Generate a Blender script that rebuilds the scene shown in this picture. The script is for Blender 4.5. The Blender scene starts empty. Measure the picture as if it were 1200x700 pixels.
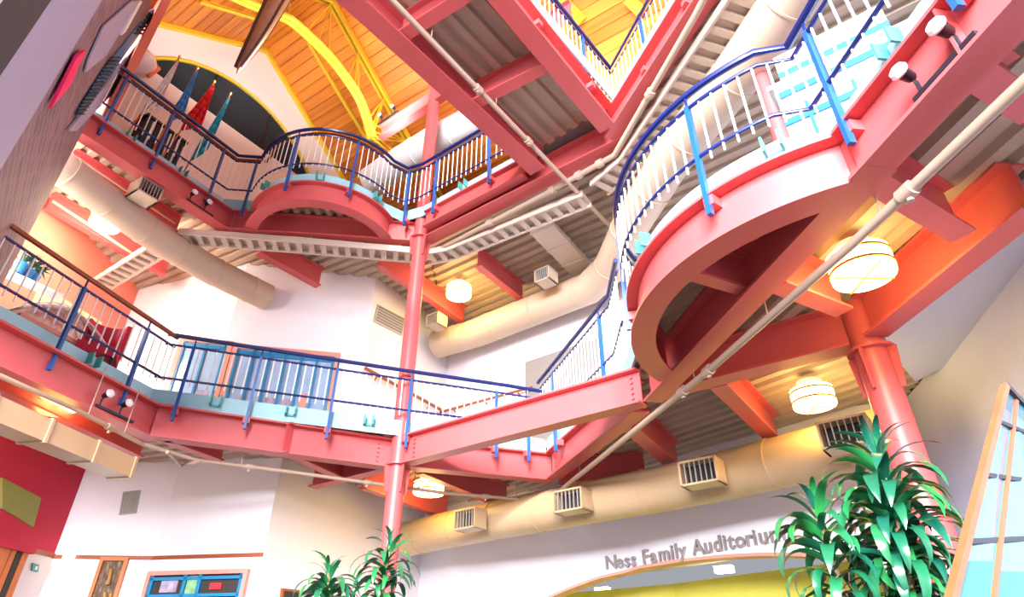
import bpy, bmesh, math, random
from mathutils import Vector, Matrix
random.seed(7)
SC = bpy.context.scene
COL = SC.collection
# ------------------------------------------------------------ camera
PITCH = math.atan(720/1150.0)
EYE = 1.5
cam = bpy.data.cameras.new('camera'); cam.sensor_width = 36; cam.lens = 21.6
cam.clip_start = .05; cam.clip_end = 300
camo = bpy.data.objects.new('camera', cam); COL.objects.link(camo)
camo.location = (0, 0, EYE); camo.rotation_euler = (math.pi/2+PITCH, 0, 0)
SC.camera = camo
# ------------------------------------------------------------ world, sun, exposure
w = bpy.data.worlds.new('sky'); SC.world = w; w.use_nodes = True
bg = w.node_tree.nodes['Background']; bg.inputs[0].default_value = (.86, .91, 1, 1); bg.inputs[1].default_value = 0.28
sun = bpy.data.lights.new('sun', 'SUN'); sun.energy = 2.5; sun.angle = math.radians(5); sun.color = (1, .95, .9)
suno = bpy.data.objects.new('sun', sun); COL.objects.link(suno)
suno.rotation_euler = Vector((.08, .9, -.40)).to_track_quat('-Z', 'Y').to_euler()
front = bpy.data.lights.new('front_glazing', 'AREA'); front.shape = 'RECTANGLE'; front.size = 12; front.size_y = 10; front.energy = 17500; front.color = (1, .95, 1)
fro = bpy.data.objects.new('front_glazing', front); COL.objects.link(fro); fro.location = (-4.5, -14, 10.3); fro.rotation_euler = Vector((.28, .95, -.2)).to_track_quat('-Z', 'Y').to_euler()
side = bpy.data.lights.new('side_fill', 'AREA'); side.shape = 'RECTANGLE'; side.size = 5; side.size_y = 2.6; side.energy = 1000; side.color = (.84, .90, 1)  # cool fill light added to brighten the right wall; no window stands here
sio = bpy.data.objects.new('side_fill', side); COL.objects.link(sio); sio.location = (-6.5, -6, 6.2); sio.rotation_euler = Vector((.86, .47, -.16)).to_track_quat('-Z', 'Y').to_euler()
SC.view_settings.view_transform = 'Standard'; SC.view_settings.look = 'None'
SC.view_settings.gamma = 1; SC.view_settings.use_curve_mapping = False
SC.view_settings.exposure = 0.62
# ------------------------------------------------------------ survey helpers: a sight line from the station point meets a level or a wall
SP, CP = math.sin(PITCH), math.cos(PITCH)
def ray(x, y):
    u = (x-600)/720.; v = (350-y)/720.
    return u, CP-SP*v, SP+CP*v
def P(x, y, z):
    u, f, h = ray(x, y); k = (z-EYE)/h
    return Vector((u*k, f*k, z))
def P2(x, y, z): return P(x, y, z).xy
def W(x, y, a, b):
    u, f, h = ray(x, y); dx, dy = b[0]-a[0], b[1]-a[1]
    k = (a[0]*dy-a[1]*dx)/(u*dy-f*dx)
    return Vector((u*k, f*k, EYE+h*k))
def D(x, y, d):
    u, f, h = ray(x, y); k = d/math.hypot(u, f)
    return Vector((u*k, f*k, EYE+h*k))
# ------------------------------------------------------------ materials
def mat(name, col, rough=.5, metal=0, emit=None, es=1, noise=0, nscale=6, bump=0, alpha=None, trans=0, spec=None):
    m = bpy.data.materials.new(name); m.use_nodes = True; nt = m.node_tree; b = nt.nodes['Principled BSDF']
    b.inputs['Base Color'].default_value = (*col, 1); b.inputs['Roughness'].default_value = rough; b.inputs['Metallic'].default_value = metal
    if spec is not None: b.inputs['Specular IOR Level'].default_value = spec
    if emit: b.inputs['Emission Color'].default_value = (*emit, 1); b.inputs['Emission Strength'].default_value = es
    if trans: b.inputs['Transmission Weight'].default_value = trans
    if noise or bump:
        tc = nt.nodes.new('ShaderNodeTexCoord'); n = nt.nodes.new('ShaderNodeTexNoise'); n.inputs['Scale'].default_value = nscale; n.inputs['Detail'].default_value = 4
        nt.links.new(tc.outputs['Object'], n.inputs['Vector'])
        if noise:
            r = nt.nodes.new('ShaderNodeMapRange'); r.inputs['To Min'].default_value = 1-noise; r.inputs['To Max'].default_value = 1+noise
            nt.links.new(n.outputs['Fac'], r.inputs['Value'])
            mx = nt.nodes.new('ShaderNodeMix'); mx.data_type = 'RGBA'; mx.blend_type = 'MULTIPLY'; mx.inputs['Factor'].default_value = 1
            mx.inputs['A'].default_value = (*col, 1); nt.links.new(r.outputs[0], mx.inputs['B']); nt.links.new(mx.outputs['Result'], b.inputs['Base Color'])
        if bump:
            bp = nt.nodes.new('ShaderNodeBump'); bp.inputs['Strength'].default_value = bump; bp.inputs['Distance'].default_value = .02
            nt.links.new(n.outputs['Fac'], bp.inputs['Height']); nt.links.new(bp.outputs[0], b.inputs['Normal'])
    return m
M = {}
M['red'] = mat('coral_steel_paint', (.58, .098, .10), .40, noise=.06, nscale=3)
M['deck'] = mat('corrugated_deck_paint', (.45, .35, .26), .5, noise=.06)
M['wall'] = mat('white_wall_paint', (.83, .82, .88), .7, noise=.02, nscale=2, bump=.03)
M['wallw'] = mat('warm_white_wall_paint', (.79, .75, .76), .7, noise=.02, nscale=2)
M['lav'] = mat('lavender_wall_paint', (.66, .72, .93), .7, noise=.03, nscale=1.5)
M['coralwall'] = mat('coral_wall_paint', (.80, .22, .15), .7, noise=.04)
M['crimson'] = mat('crimson_wall_paint', (.52, .015, .05), .7, noise=.1, nscale=30)
M['olive'] = mat('olive_panel_paint', (.26, .27, .07), .7, noise=.05)
M['yellowwall'] = mat('yellow_green_wall_paint', (.62, .58, .08), .7, noise=.05)
M['floor'] = mat('dark_stone_floor_tile', (.04, .034, .036), .5, noise=.1, nscale=3)
M['slab'] = mat('gallery_floor_covering', (.22, .20, .18), .8, noise=.1)
M['navy'] = mat('navy_rail_paint', (.008, .018, .12), .3)
M['blue'] = mat('blue_post_paint', (.008, .085, .33), .35)
M['bal'] = mat('cream_baluster_paint', (.80, .80, .74), .4)
M['teal'] = mat('pale_teal_plate_paint', (.32, .62, .69), .45, noise=.05)
M['green'] = mat('teal_green_bracket_paint', (.06, .38, .36), .45)
M['woodrail'] = mat('brown_wood_rail', (.25, .06, .02), .35, noise=.3, nscale=20)
M['duct'] = mat('tan_duct_paint', (.56, .40, .23), .42, noise=.06, nscale=4)
M['ductw'] = mat('cream_duct_paint', (.54, .42, .31), .42, noise=.04, nscale=4)
M['dark'] = mat('dark_vent_interior', (.03, .025, .02), .7)
M['grille'] = mat('grey_grille_metal', (.40, .38, .36), .5)
M['pipe'] = mat('beige_pipe_paint', (.44, .32, .24), .4)
M['tray'] = mat('cream_tray_paint', (.58, .47, .38), .5)
M['shade'] = mat('drum_shade_glass', (.9, .8, .5), .4, emit=(1, .74, .24), es=9)
M['shadedim'] = mat('sconce_glass', (.9, .85, .7), .4, emit=(1, .86, .62), es=1.6)
M['brass'] = mat('brass_ring', (.7, .45, .12), .3, metal=.8)
M['black'] = mat('black_metal', (.012, .012, .02), .4)
M['lamp'] = mat('spotlight_glass', (.85, .85, .88), .2)
M['yellow'] = mat('yellow_truss_paint', (.72, .50, .03), .4)
M['white'] = mat('white_paint', (.82, .82, .82), .4)
M['bluepaint'] = mat('bright_blue_paint', (.02, .22, .55), .35)
M['bluedoor'] = mat('blue_door_frame_paint', (.01, .20, .42), .4)
M['pinktrim'] = mat('pink_wood_trim', (.62, .28, .22), .5, noise=.1)
M['woodtrim'] = mat('brown_wood_trim', (.30, .07, .025), .4, noise=.3, nscale=14)
M['copper'] = mat('copper_wood_rail', (.34, .09, .035), .25, noise=.25, nscale=8)
M['purple'] = mat('grey_violet_panel', (.36, .34, .46), .7, noise=.04)
M['charcoal'] = mat('charcoal_panel', (.03, .035, .045), .6)
M['magenta'] = mat('magenta_cloth', (.85, .01, .13), .6, noise=.15, nscale=5)
M['steel'] = mat('brushed_letter_metal', (.42, .40, .40), .35, metal=.6)
M['blue_cloth'] = mat('sky_blue_cloth', (.05, .30, .70), .7)
M['cyan_cloth'] = mat('cyan_cloth', (.02, .45, .65), .7)
M['red_cloth'] = mat('red_cloth', (.70, .01, .02), .7)
M['white_cloth'] = mat('white_cloth', (.85, .83, .85), .7)
M['stem'] = mat('brown_cane', (.20, .13, .06), .7, noise=.2, nscale=20)
M['pot'] = mat('dark_planter', (.10, .06, .04), .5)
M['soil'] = mat('soil', (.04, .025, .015), .9, bump=.5, nscale=30)
M['canoe'] = mat('canoe_bark', (.42, .24, .15), .55, noise=.35, nscale=3)
M['canoe_dark'] = mat('canoe_dark_hull', (.07, .03, .03), .5, noise=.3)
M['orangewood'] = mat('orange_wood', (.55, .16, .04), .45, noise=.3, nscale=8)
M['sofa'] = mat('crimson_upholstery', (.55, .02, .06), .7)
M['quilt'] = mat('patterned_white_quilt', (.8, .68, .68), .8, noise=.25, nscale=25)
M['paleyellow'] = mat('pale_yellow_wall_paint', (.78, .68, .32), .7, noise=.04)
M['picture'] = mat('bronze_relief', (.10, .06, .03), .4, metal=.3, noise=.8, nscale=9, bump=.8)
M['poster'] = mat('printed_poster', (.35, .30, .42), .6, noise=.8, nscale=9)
M['posterg'] = mat('green_printed_poster', (.20, .42, .20), .6, noise=.8, nscale=9)
M['postred'] = mat('red_notice', (.8, .02, .03), .6)
M['daylit'] = mat('daylit_frosted_pane', (.9, .9, .9), .3, emit=(1, .97, .93), es=7)
M['doorglass'] = mat('pale_blue_door_glass', (.34, .50, .72), .1, noise=.25, nscale=3)
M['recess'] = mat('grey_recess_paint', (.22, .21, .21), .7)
M['glass'] = mat('clear_glass', (.75, .88, .95), .03, trans=1, spec=.6)
M['glassblue'] = mat('blue_tinted_glass', (.05, .17, .23), .25, trans=.2, spec=.3)
def leaf_mat():
    m = mat('glossy_dark_green_leaf', (.012, .16, .07), .28); nt = m.node_tree; b = nt.nodes['Principled BSDF']
    oi = nt.nodes.new('ShaderNodeObjectInfo'); rp = nt.nodes.new('ShaderNodeValToRGB')
    rp.color_ramp.elements[0].color = (.006, .085, .055, 1); rp.color_ramp.elements[1].color = (.018, .19, .045, 1)
    nt.links.new(oi.outputs['Random'], rp.inputs[0]); nt.links.new(rp.outputs[0], b.inputs['Base Color'])
    b.inputs['Coat Weight'].default_value = .4; b.inputs['Coat Roughness'].default_value = .2
    return m
M['leaf'] = leaf_mat()
def wood_mat():
    m = mat('orange_stained_roof_boards', (.6, .22, .03), .4); nt = m.node_tree; b = nt.nodes['Principled BSDF']
    tc = nt.nodes.new('ShaderNodeTexCoord'); mp = nt.nodes.new('ShaderNodeMapping'); mp.vector_type = 'TEXTURE'; mp.inputs['Scale'].default_value = (4, .11, .11)
    mp.inputs['Rotation'].default_value = (0, 0, math.radians(-34)); n = nt.nodes.new('ShaderNodeTexNoise'); n.inputs['Scale'].default_value = 1.2; n.inputs['Detail'].default_value = 5
    oi = nt.nodes.new('ShaderNodeObjectInfo'); ad = nt.nodes.new('ShaderNodeMath'); ad.operation = 'ADD'; sc = nt.nodes.new('ShaderNodeMath'); sc.operation = 'MULTIPLY'; sc.inputs[1].default_value = .45
    nt.links.new(oi.outputs['Random'], sc.inputs[0]); nt.links.new(sc.outputs[0], ad.inputs[0])
    rp = nt.nodes.new('ShaderNodeValToRGB'); rp.color_ramp.elements[0].position = .3; rp.color_ramp.elements[1].position = 1
    rp.color_ramp.elements[0].color = (.36, .085, .008, 1); rp.color_ramp.elements[1].color = (.74, .27, .03, 1)
    nt.links.new(tc.outputs['Object'], mp.inputs['Vector']); nt.links.new(mp.outputs[0], n.inputs['Vector']); nt.links.new(n.outputs['Fac'], ad.inputs[1])
    nt.links.new(ad.outputs[0], rp.inputs[0]); nt.links.new(rp.outputs[0], b.inputs['Base Color'])
    return m
M['roofwood'] = wood_mat()
def brick_mat():
    m = mat('violet_brown_brick', (.3, .2, .22), .8); nt = m.node_tree; b = nt.nodes['Principled BSDF']
    tc = nt.nodes.new('ShaderNodeTexCoord'); sp = nt.nodes.new('ShaderNodeSeparateXYZ'); cb = nt.nodes.new('ShaderNodeCombineXYZ'); br = nt.nodes.new('ShaderNodeTexBrick')
    nt.links.new(tc.outputs['Object'], sp.inputs[0]); nt.links.new(sp.outputs[0], cb.inputs[0]); nt.links.new(sp.outputs[2], cb.inputs[1]); nt.links.new(cb.outputs[0], br.inputs['Vector'])
    br.inputs['Color1'].default_value = (.27, .15, .16, 1); br.inputs['Color2'].default_value = (.16, .10, .13, 1); br.inputs['Mortar'].default_value = (.26, .20, .23, 1)
    br.inputs['Scale'].default_value = 1; br.inputs['Brick Width'].default_value = .4; br.inputs['Row Height'].default_value = .16; br.inputs['Mortar Size'].default_value = .015
    nt.links.new(br.outputs['Color'], b.inputs['Base Color'])
    bp = nt.nodes.new('ShaderNodeBump'); bp.inputs['Strength'].default_value = .6; bp.invert = True; nt.links.new(br.outputs['Fac'], bp.inputs['Height']); nt.links.new(bp.outputs[0], b.inputs['Normal'])
    return m
M['brick'] = brick_mat()
# ------------------------------------------------------------ mesh builder
class MB:
    def __init__(s): s.v = []; s.f = []
    def add(s, vs, fs):
        o = len(s.v); s.v += [tuple(v) for v in vs]; s.f += [tuple(i+o for i in f) for f in fs]; return s
    def box(s, c, sx, sy, sz, rz=0, mtx=None):
        vs = [Vector((x*sx/2, y*sy/2, z*sz/2)) for z in (-1, 1) for y in (-1, 1) for x in (-1, 1)]
        R = mtx if mtx else Matrix.Rotation(rz, 3, 'Z')
        return s.add([R@v+Vector(c) for v in vs], [(0, 2, 3, 1), (4, 5, 7, 6), (0, 1, 5, 4), (2, 6, 7, 3), (0, 4, 6, 2), (1, 3, 7, 5)])
    def bar(s, a, b, wd, hd, up=(0, 0, 1)):
        a = Vector(a); b = Vector(b); d = b-a; L = d.length; d.normalize(); up = Vector(up)
        if abs(d.dot(up)) > .99: up = Vector((0, 1, 0))
        r = d.cross(up).normalized(); u = r.cross(d)
        m = Matrix((d, r, u)).transposed()
        return s.box((a+b)/2, L, wd, hd, mtx=m)
    def tube(s, pts, r, n=10, caps=True, rs=None):
        pts = [Vector(p) for p in pts]; rings = []; ref = None
        for i, p in enumerate(pts):
            d = (pts[min(i+1, len(pts)-1)]-pts[max(i-1, 0)]).normalized()
            up = Vector((0, 0, 1)) if abs(d.z) < .95 else Vector((0, 1, 0))
            a = d.cross(up).normalized(); b = a.cross(d)
            k = 1
            if 0 < i < len(pts)-1:
                d1 = (pts[i]-pts[i-1]).normalized(); d2 = (pts[i+1]-pts[i]).normalized(); k = min(1.5, 1/max(.5, math.sqrt((1+d1.dot(d2))/2)))
            q = rs[i] if rs else r
            rings.append([p+(a*math.cos(t)*k+b*math.sin(t))*q for t in [2*math.pi*j/n for j in range(n)]])
        vs = [v for rg in rings for v in rg]; fs = []
        for i in range(len(pts)-1):
            for j in range(n): fs.append((i*n+j, i*n+(j+1) % n, (i+1)*n+(j+1) % n, (i+1)*n+j))
        if caps: fs += [tuple(range(n))[::-1], tuple((len(pts)-1)*n+j for j in range(n))]
        return s.add(vs, fs)
    def sweep(s, path, prof, closed=True):
        """profile [(offset to the left, height)] along a plan path with mitred corners"""
        p = [Vector((q[0], q[1])) for q in path]; n = len(prof); vs = []
        for i, q in enumerate(p):
            d1 = (p[i]-p[i-1]).normalized() if i else (p[1]-p[0]).normalized()
            d2 = (p[i+1]-p[i]).normalized() if i < len(p)-1 else d1
            t = (d1+d2).normalized(); nr = Vector((-t.y, t.x)); k = 1/max(.35, t.dot(d1))
            vs += [(q.x+nr.x*o*k, q.y+nr.y*o*k, z) for o, z in prof]
        fs = []
        for i in range(len(p)-1):
            for j in range(n if closed else n-1): fs.append((i*n+j, (i+1)*n+j, (i+1)*n+(j+1) % n, i*n+(j+1) % n))
        if closed: fs += [tuple(range(n)), tuple((len(p)-1)*n+j for j in range(n))[::-1]]
        return s.add(vs, fs)
    def prism(s, poly, z0, z1):
        n = len(poly); vs = [(x, y, z0) for x, y in poly]+[(x, y, z1) for x, y in poly]
        return s.add(vs, [tuple(range(n))[::-1], tuple(range(n, 2*n))]+[(i, (i+1) % n, n+(i+1) % n, n+i) for i in range(n)])
    def lathe(s, c, prof, n=24, ax=None):
        vs = []; fs = []; R = ax if ax else Matrix.Identity(3)
        for r, z in prof: vs += [R@Vector((r*math.cos(2*math.pi*j/n), r*math.sin(2*math.pi*j/n), z))+Vector(c) for j in range(n)]
        for i in range(len(prof)-1):
            for j in range(n): fs.append((i*n+j, i*n+(j+1) % n, (i+1)*n+(j+1) % n, (i+1)*n+j))
        fs += [tuple(range(n))[::-1], tuple((len(prof)-1)*n+j for j in range(n))]
        return s.add(vs, fs)
    def mesh(s, name, m, smooth=False):
        me = bpy.data.meshes.new(name); me.from_pydata(s.v, [], s.f); me.materials.append(M[m] if isinstance(m, str) else m)
        bm = bmesh.new(); bm.from_mesh(me); bmesh.ops.recalc_face_normals(bm, faces=bm.faces); bm.to_mesh(me); bm.free()
        if smooth:
            me.polygons.foreach_set('use_smooth', [True]*len(me.polygons))
            me.set_sharp_from_angle(angle=math.radians(40))
        me.update(); return me
    def build(s, name, m, parent=None, smooth=False):
        o = bpy.data.objects.new(name, s.mesh(name, m, smooth)); COL.objects.link(o)
        if parent: put(o, parent)
        return o
def put(o, parent):
    o.parent = parent; o.matrix_parent_inverse = (Matrix.Translation(parent.location) @ parent.rotation_euler.to_matrix().to_4x4()).inverted() if parent.parent is None else Matrix.Identity(4)
    if parent.parent is not None:
        o.matrix_parent_inverse = (parent.parent.matrix_basis @ parent.matrix_parent_inverse @ parent.matrix_basis).inverted() if False else Matrix.Identity(4)
        o.matrix_parent_inverse = (Matrix.Translation(parent.parent.location) @ parent.matrix_parent_inverse @ parent.matrix_basis).inverted()
def tag(o, label, cat, group=None):
    o['label'] = label; o['category'] = cat
    if group: o['group'] = group
    return o
def thing(name, label, cat, loc, group=None):
    o = bpy.data.objects.new(name, None); COL.objects.link(o); o.location = loc; o.empty_display_size = .2
    return tag(o, label, cat, group)
def struct(o): o['kind'] = 'structure'; return o
def inst(name, me, loc, parent, rot=None, scale=None):
    o = bpy.data.objects.new(name, me); COL.objects.link(o); o.location = loc
    if rot: o.rotation_euler = rot
    if scale: o.scale = scale
    put(o, parent); return o
# paths in plan
def lerp(a, b, t): return (a[0]+(b[0]-a[0])*t, a[1]+(b[1]-a[1])*t)
def arc(c, r, a0, a1, n): return [(c[0]+r*math.cos(math.radians(a0+(a1-a0)*i/n)), c[1]+r*math.sin(math.radians(a0+(a1-a0)*i/n))) for i in range(n+1)]
def cum(path):
    s = [0]
    for a, b in zip(path, path[1:]): s.append(s[-1]+math.dist(a, b))
    return s
def at_s(path, t):
    c = cum(path); t = max(0, min(c[-1], t))
    for i in range(len(path)-1):
        if t <= c[i+1]+1e-9:
            k = (t-c[i])/max(1e-9, c[i+1]-c[i]); p = lerp(path[i], path[i+1], k); d = Vector((path[i+1][0]-path[i][0], path[i+1][1]-path[i][1])).normalized()
            return p, d
def nearest(path, q):
    best = (1e9, 0); c = cum(path)
    for i in range(len(path)-1):
        a = Vector(path[i]); b = Vector(path[i+1]); d = b-a; t = max(0, min(1, (Vector(q)-a).dot(d)/d.length_squared)); e = (a+d*t-Vector(q)).length
        if e < best[0]: best = (e, c[i]+t*d.length)
    return best[1]
def offs(path, o):
    """shift a path to its left by o"""
    out = []; p = [Vector(q) for q in path]
    for i, q in enumerate(p):
        d1 = (p[i]-p[i-1]).normalized() if i else (p[1]-p[0]).normalized()
        d2 = (p[i+1]-p[i]).normalized() if i < len(p)-1 else d1
        t = (d1+d2).normalized(); k = 1/max(.35, t.dot(d1)); out.append((q.x-t.y*o*k, q.y+t.x*o*k))
    return out
def onpath(px, py, path):
    """where a sight line meets a vertical wall standing on a plan path"""
    best = None
    for a, b in zip(path, path[1:]):
        h = W(px, py, a, b); d = Vector(b)-Vector(a); t = (h.xy-Vector(a)).dot(d)/d.length_squared
        if -.02 <= t <= 1.02 and h.y > 0: return h
        if best is None or min(abs(t), abs(t-1)) < best[0]: best = (min(abs(t), abs(t-1)), h)
    return best[1]
# levels
B2, T2, S2 = 4.6, 5.1, 5.36        # underside of beams, top of beams, walking level
B3, T3, S3 = 9.4, 9.9, 10.16
# ============================================================ LARGE STRUCTURE
fl = MB().prism([(-70, -70), (70, -70), (70, 70), (-70, 70)], -.2, 0).build('floor', 'floor'); struct(fl)
C1 = (-1.93, 10.3)                 # pink column
C2 = (3.86, 5.9)                   # orange column
LEFT_END2 = (-6.75, 3.9)
BUMP2C, BUMP2R = (3.5, 5.37), 2.14
BUMP3C, BUMP3R = (-4.06, 10.58), 1.45
# plan of the two gallery edges (beam centre lines)
E_left2 = [(-6.6, 4.0), (-6.02, 6.4), (-5.40, 9.0)]
E_A = [(-5.40, 8.84), (-2.05, 10.42)]
E_B = [(-1.80, 10.20), (1.72, 7.56)]
E_C = [(-1.80, 10.40), (.72, 11.22)]
E_D = [(.74, 11.05), (1.74, 7.85)]
bump2 = arc(BUMP2C, BUMP2R, 139, 244, 40)
E_chord = [(1.84, 7.5), (2.62, 3.2)]
E_R = [(2.58, 3.35), (2.80, 2.0), (3.12, 0.2), (3.4, -1.6)]
E_left3 = [(-7.75, 6.75), (-5.93, 9.98)]
E_chord3 = [(-6.06, 9.98), (-1.95, 10.42)]
bump3 = arc(BUMP3C, BUMP3R, 207, 348, 36)
E_X = [(-1.85, 10.38), (1.96, 7.54)]
BRL = [tuple(P2(372, -20, B3)+Vector((.1, -.1))), tuple(P2(622, 206, B3)+Vector((.12, -.1)))]
BRR = [tuple(P2(578, -10, B3)), tuple(P2(712, 152, B3))]
E_R3 = [tuple(P2(733, 142, B3)-(P2(822, 8, B3)-P2(733, 142, B3)).normalized()*.45), tuple(P2(822, 8, B3)), tuple(P2(822, 8, B3)+(P2(822, 8, B3)-P2(733, 142, B3))*1.6)]
d_ = (Vector(BRL[0])-Vector(BRL[1])).normalized(); BRL = [tuple(Vector(BRL[0])+d_*6), BRL[1]]
d_ = (Vector(BRR[0])-Vector(BRR[1])).normalized(); BRR = [tuple(Vector(BRR[0])+d_*6), BRR[1]]
K2L = [(-6.72, 4.0), (-6.16, 6.37), (-5.56, 8.80), (-2.0, 10.14), (-.15, 10.80), (.62, 11.12)]
K2D = [(.66, 11.10), (1.62, 7.9), (1.60, 6.95)]
K2R = offs(bump2[2:-4], .02)+[(2.60, 3.58), (2.79, 2.0), (3.11, .2)]
K3L = [(-7.85, 6.85), (-6.08, 9.88), (-5.42, 9.95)]+bump3[2:-3]+[(-2.35, 10.3), (-1.9, 10.12), (.1, 8.62)]
# walls in plan
RED0 = (-8.3, 8.6); KN = (-8.1, 11.62); KINK = (-6.4, 11.75); CRN1 = (-4.32, 11.4); AUD0 = (-2.2, 15.9)
AUD = [AUD0, (-1.42, 15.03), (.38, 13.87), (2.2, 12.5), (3.11, 11.35), (4.1, 10.2), (4.81, 9.5), (5.5, 8.75)]
RW = [(6.3, 10.3), (5.95, 8.92), (5.6, 7.22), (4.95, 4.73), (4.4, 2.4), (4.2, 0)]
def wallmesh(path, z0, z1, th=.15):
    return MB().sweep(path, [(0, z0), (th, z0), (th, z1), (0, z1)])
struct(wallmesh([RED0, KN], 3.44, 5.3).build('wall_left', 'crimson'))
struct(wallmesh([RED0, KN], 0, 3.40).build('wall_left', 'wallw'))
struct(wallmesh([KN, KINK, CRN1], 0, 5.3).build('wall_back', 'wall'))
struct(wallmesh([CRN1, AUD0], 0, 5.3).build('wall_back', 'wallw'))
# curved auditorium wall with an arched opening
ares = []
c_ = cum(AUD); N_ = 72
for i in range(N_+1): ares.append(at_s(AUD, c_[-1]*i/N_)[0])
archpx = [(628, 706), (660, 691), (700, 676), (750, 663), (800, 655), (850, 650), (890, 648), (930, 648), (975, 650), (1010, 655)]
ap = [onpath(x, y, AUD) for x, y in archpx]; asv = [nearest(AUD, p.xy) for p in ap]
def openz(t):
    if t < asv[0]: 
        return ap[0].z-(asv[0]-t)*.9
    if t > asv[-1]: return ap[-1].z-(t-asv[-1])*.9
    for i in range(len(asv)-1):
        if asv[i] <= t <= asv[i+1]:
            k = (t-asv[i])/(asv[i+1]-asv[i]); return ap[i].z*(1-k)+ap[i+1].z*k
    return 0
mb = MB(); tr = MB(); prev = None
inner = offs(ares, .3)
for i in range(N_+1):
    t = c_[-1]*i/N_; z = openz(t); z = z if z > .3 else 0
    cur = (ares[i], inner[i], z)
    if prev:
        (a, ai, za), (b, bi, zb) = prev, cur
        za2 = za if za and zb else 0; zb2 = zb if za and zb else 0
        mb.add([(*a, za2), (*b, zb2), (*b, 5.3), (*a, 5.3)], [(0, 1, 2, 3)])
        mb.add([(*ai, za2), (*bi, zb2), (*bi, 5.3), (*ai, 5.3)], [(3, 2, 1, 0)])
        mb.add([(*a, za2), (*b, zb2), (*bi, zb2), (*ai, za2)], [(0, 3, 2, 1)])
        if za2:
            q = [(*lerp(a, ai, -.06), za2-.05), (*lerp(b, bi, -.06), zb2-.05), (*lerp(b, bi, -.06), zb2), (*lerp(a, ai, -.06), za2)]
            q2 = [(*ai, za2-.05), (*bi, zb2-.05), (*bi, zb2), (*ai, za2)]
            tr.add(q+q2, [(0, 1, 2, 3), (0, 4, 5, 1), (3, 2, 6, 7), (7, 6, 5, 4)])
    prev = cur
struct(mb.build('wall_back', 'wall')); struct(tr.build('trim_1', 'pinktrim'))
# the lit recess behind the arch
rec = offs(AUD, 1.5)
struct(wallmesh(rec, 0, 3.2).build('wall_back', 'yellowwall'))
rz = max(p.z for p in ap)+.12
struct(MB().add([(*p, rz) for p in AUD]+[(*p, rz) for p in rec], [(i, i+1, len(AUD)+i+1, len(AUD)+i) for i in range(len(AUD)-1)]).build('ceiling', 'wallw'))
# upper back walls
G0, G1 = (-9.45, 8.2), (-9.4, 13.0)
CRN2 = (-3.33, 12.5); L3W = [(-1.85, 15.1), (.86, 13.0), (1.9, 12.22), (3.0, 10.9), (4.2, 9.6), (5.3, 8.5)]
struct(wallmesh([G0, G1], S2, T3+.06).build('wall_left', 'coralwall'))
struct(wallmesh([G1, (-6.27, 11.9), CRN2], S2, T3+.06).build('wall_back', 'wall'))
struct(wallmesh([CRN2, (-1.75, 15.1)], S2, T3+.06).build('wall_back', 'wallw'))
struct(wallmesh(L3W, S2, T3+.06).build('wall_back', 'wall'))
struct(wallmesh(RW, 0, T2).build('wall_right', 'lav'))
struct(wallmesh(offs(RW, .9), S2, 16).build('wall_right', 'lav'))
struct(wallmesh([(L3W[-1][0]-.1, L3W[-1][1]+.1), (6.4, 9.2)], S2, 16).build('wall_right', 'wall'))
# far end of the left gallery: a tall window full of daylight
WE = [(-9.75, 8.3), (-8.1, 6.85)]
win = MB().sweep(WE, [(0, S2), (.1, S2), (.1, S2+.5), (0, S2+.5)]); win.sweep(WE, [(0, T3-.35), (.1, T3-.35), (.1, T3), (0, T3)])
win = struct(win.build('window_2', 'white'))
for t in (0.02, .33, .66, .98):
    q = lerp(WE[0], WE[1], t); MB().box((*q, (S2+T3)/2), .08, .08, T3-S2, math.radians(-41)).build('mullion', 'white', win)
MB().sweep(WE, [(.03, S2+.5), (.05, S2+.5), (.05, T3-.35), (.03, T3-.35)]).build('pane', 'daylit', win)
# brick wall at the left, seen at a grazing angle
def wall_local(name, a, b, z0, z1, m, th=.2):
    L = math.dist(a, b); ang = math.atan2(b[1]-a[1], b[0]-a[0])
    o = MB().add([(0, 0, z0), (L, 0, z0), (L, th, z0), (0, th, z0), (0, 0, z1), (L, 0, z1), (L, th, z1), (0, th, z1)], [(0, 1, 5, 4), (1, 2, 6, 5), (2, 3, 7, 6), (3, 0, 4, 7), (4, 5, 6, 7), (3, 2, 1, 0)]).build(name, m)
    o.location = (a[0], a[1], 0); o.rotation_euler = (0, 0, ang); return struct(o)
BK0, BK1, BK2, BK3 = (-7.3, 7.35), (-4.75, 4.2), (-3.75, 2.95), (-3.3, 2.35)
bw = wall_local('wall_left', BK1, BK0, 5.1, 17.5, 'brick')
wall_local('wall_left', BK2, BK1, 5.1, 17.5, 'purple'); wall_local('wall_left', BK3, BK2, 5.1, 17.5, 'charcoal')
# roof: pitched timber vault over the atrium, gable wall with a segmental louvred window
GA = math.radians(34); gd = Vector((math.sin(GA), math.cos(GA), 0)); gD = Vector((math.cos(GA), -math.sin(GA), 0)); gO = Vector((-9, 9, 0))
def G(x, y): return W(x, y, gO.xy, (gO+gd).xy)
def gp(t, z, d=0): return gO+gd*t+gD*d+Vector((0, 0, z))
def gt(p): return (p-gO).dot(gd)
e1, ap1, ap2, e2 = G(195, 30), G(295, 55), G(315, 65), G(375, 165)
sl = (ap1.z-e1.z)/(gt(ap1)-gt(e1)); sr = (e2.z-ap2.z)/(gt(e2)-gt(ap2))
ta = (ap2.z-sr*gt(ap2)-ap1.z+sl*gt(ap1))/(sl-sr); za = ap1.z+sl*(ta-gt(ap1))
def roofz(t): return za+(sl*(t-ta) if t < ta else sr*(t-ta))
TL, TR, DL = ta-4.2, ta+8.5, 17.5
roof = MB()
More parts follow.
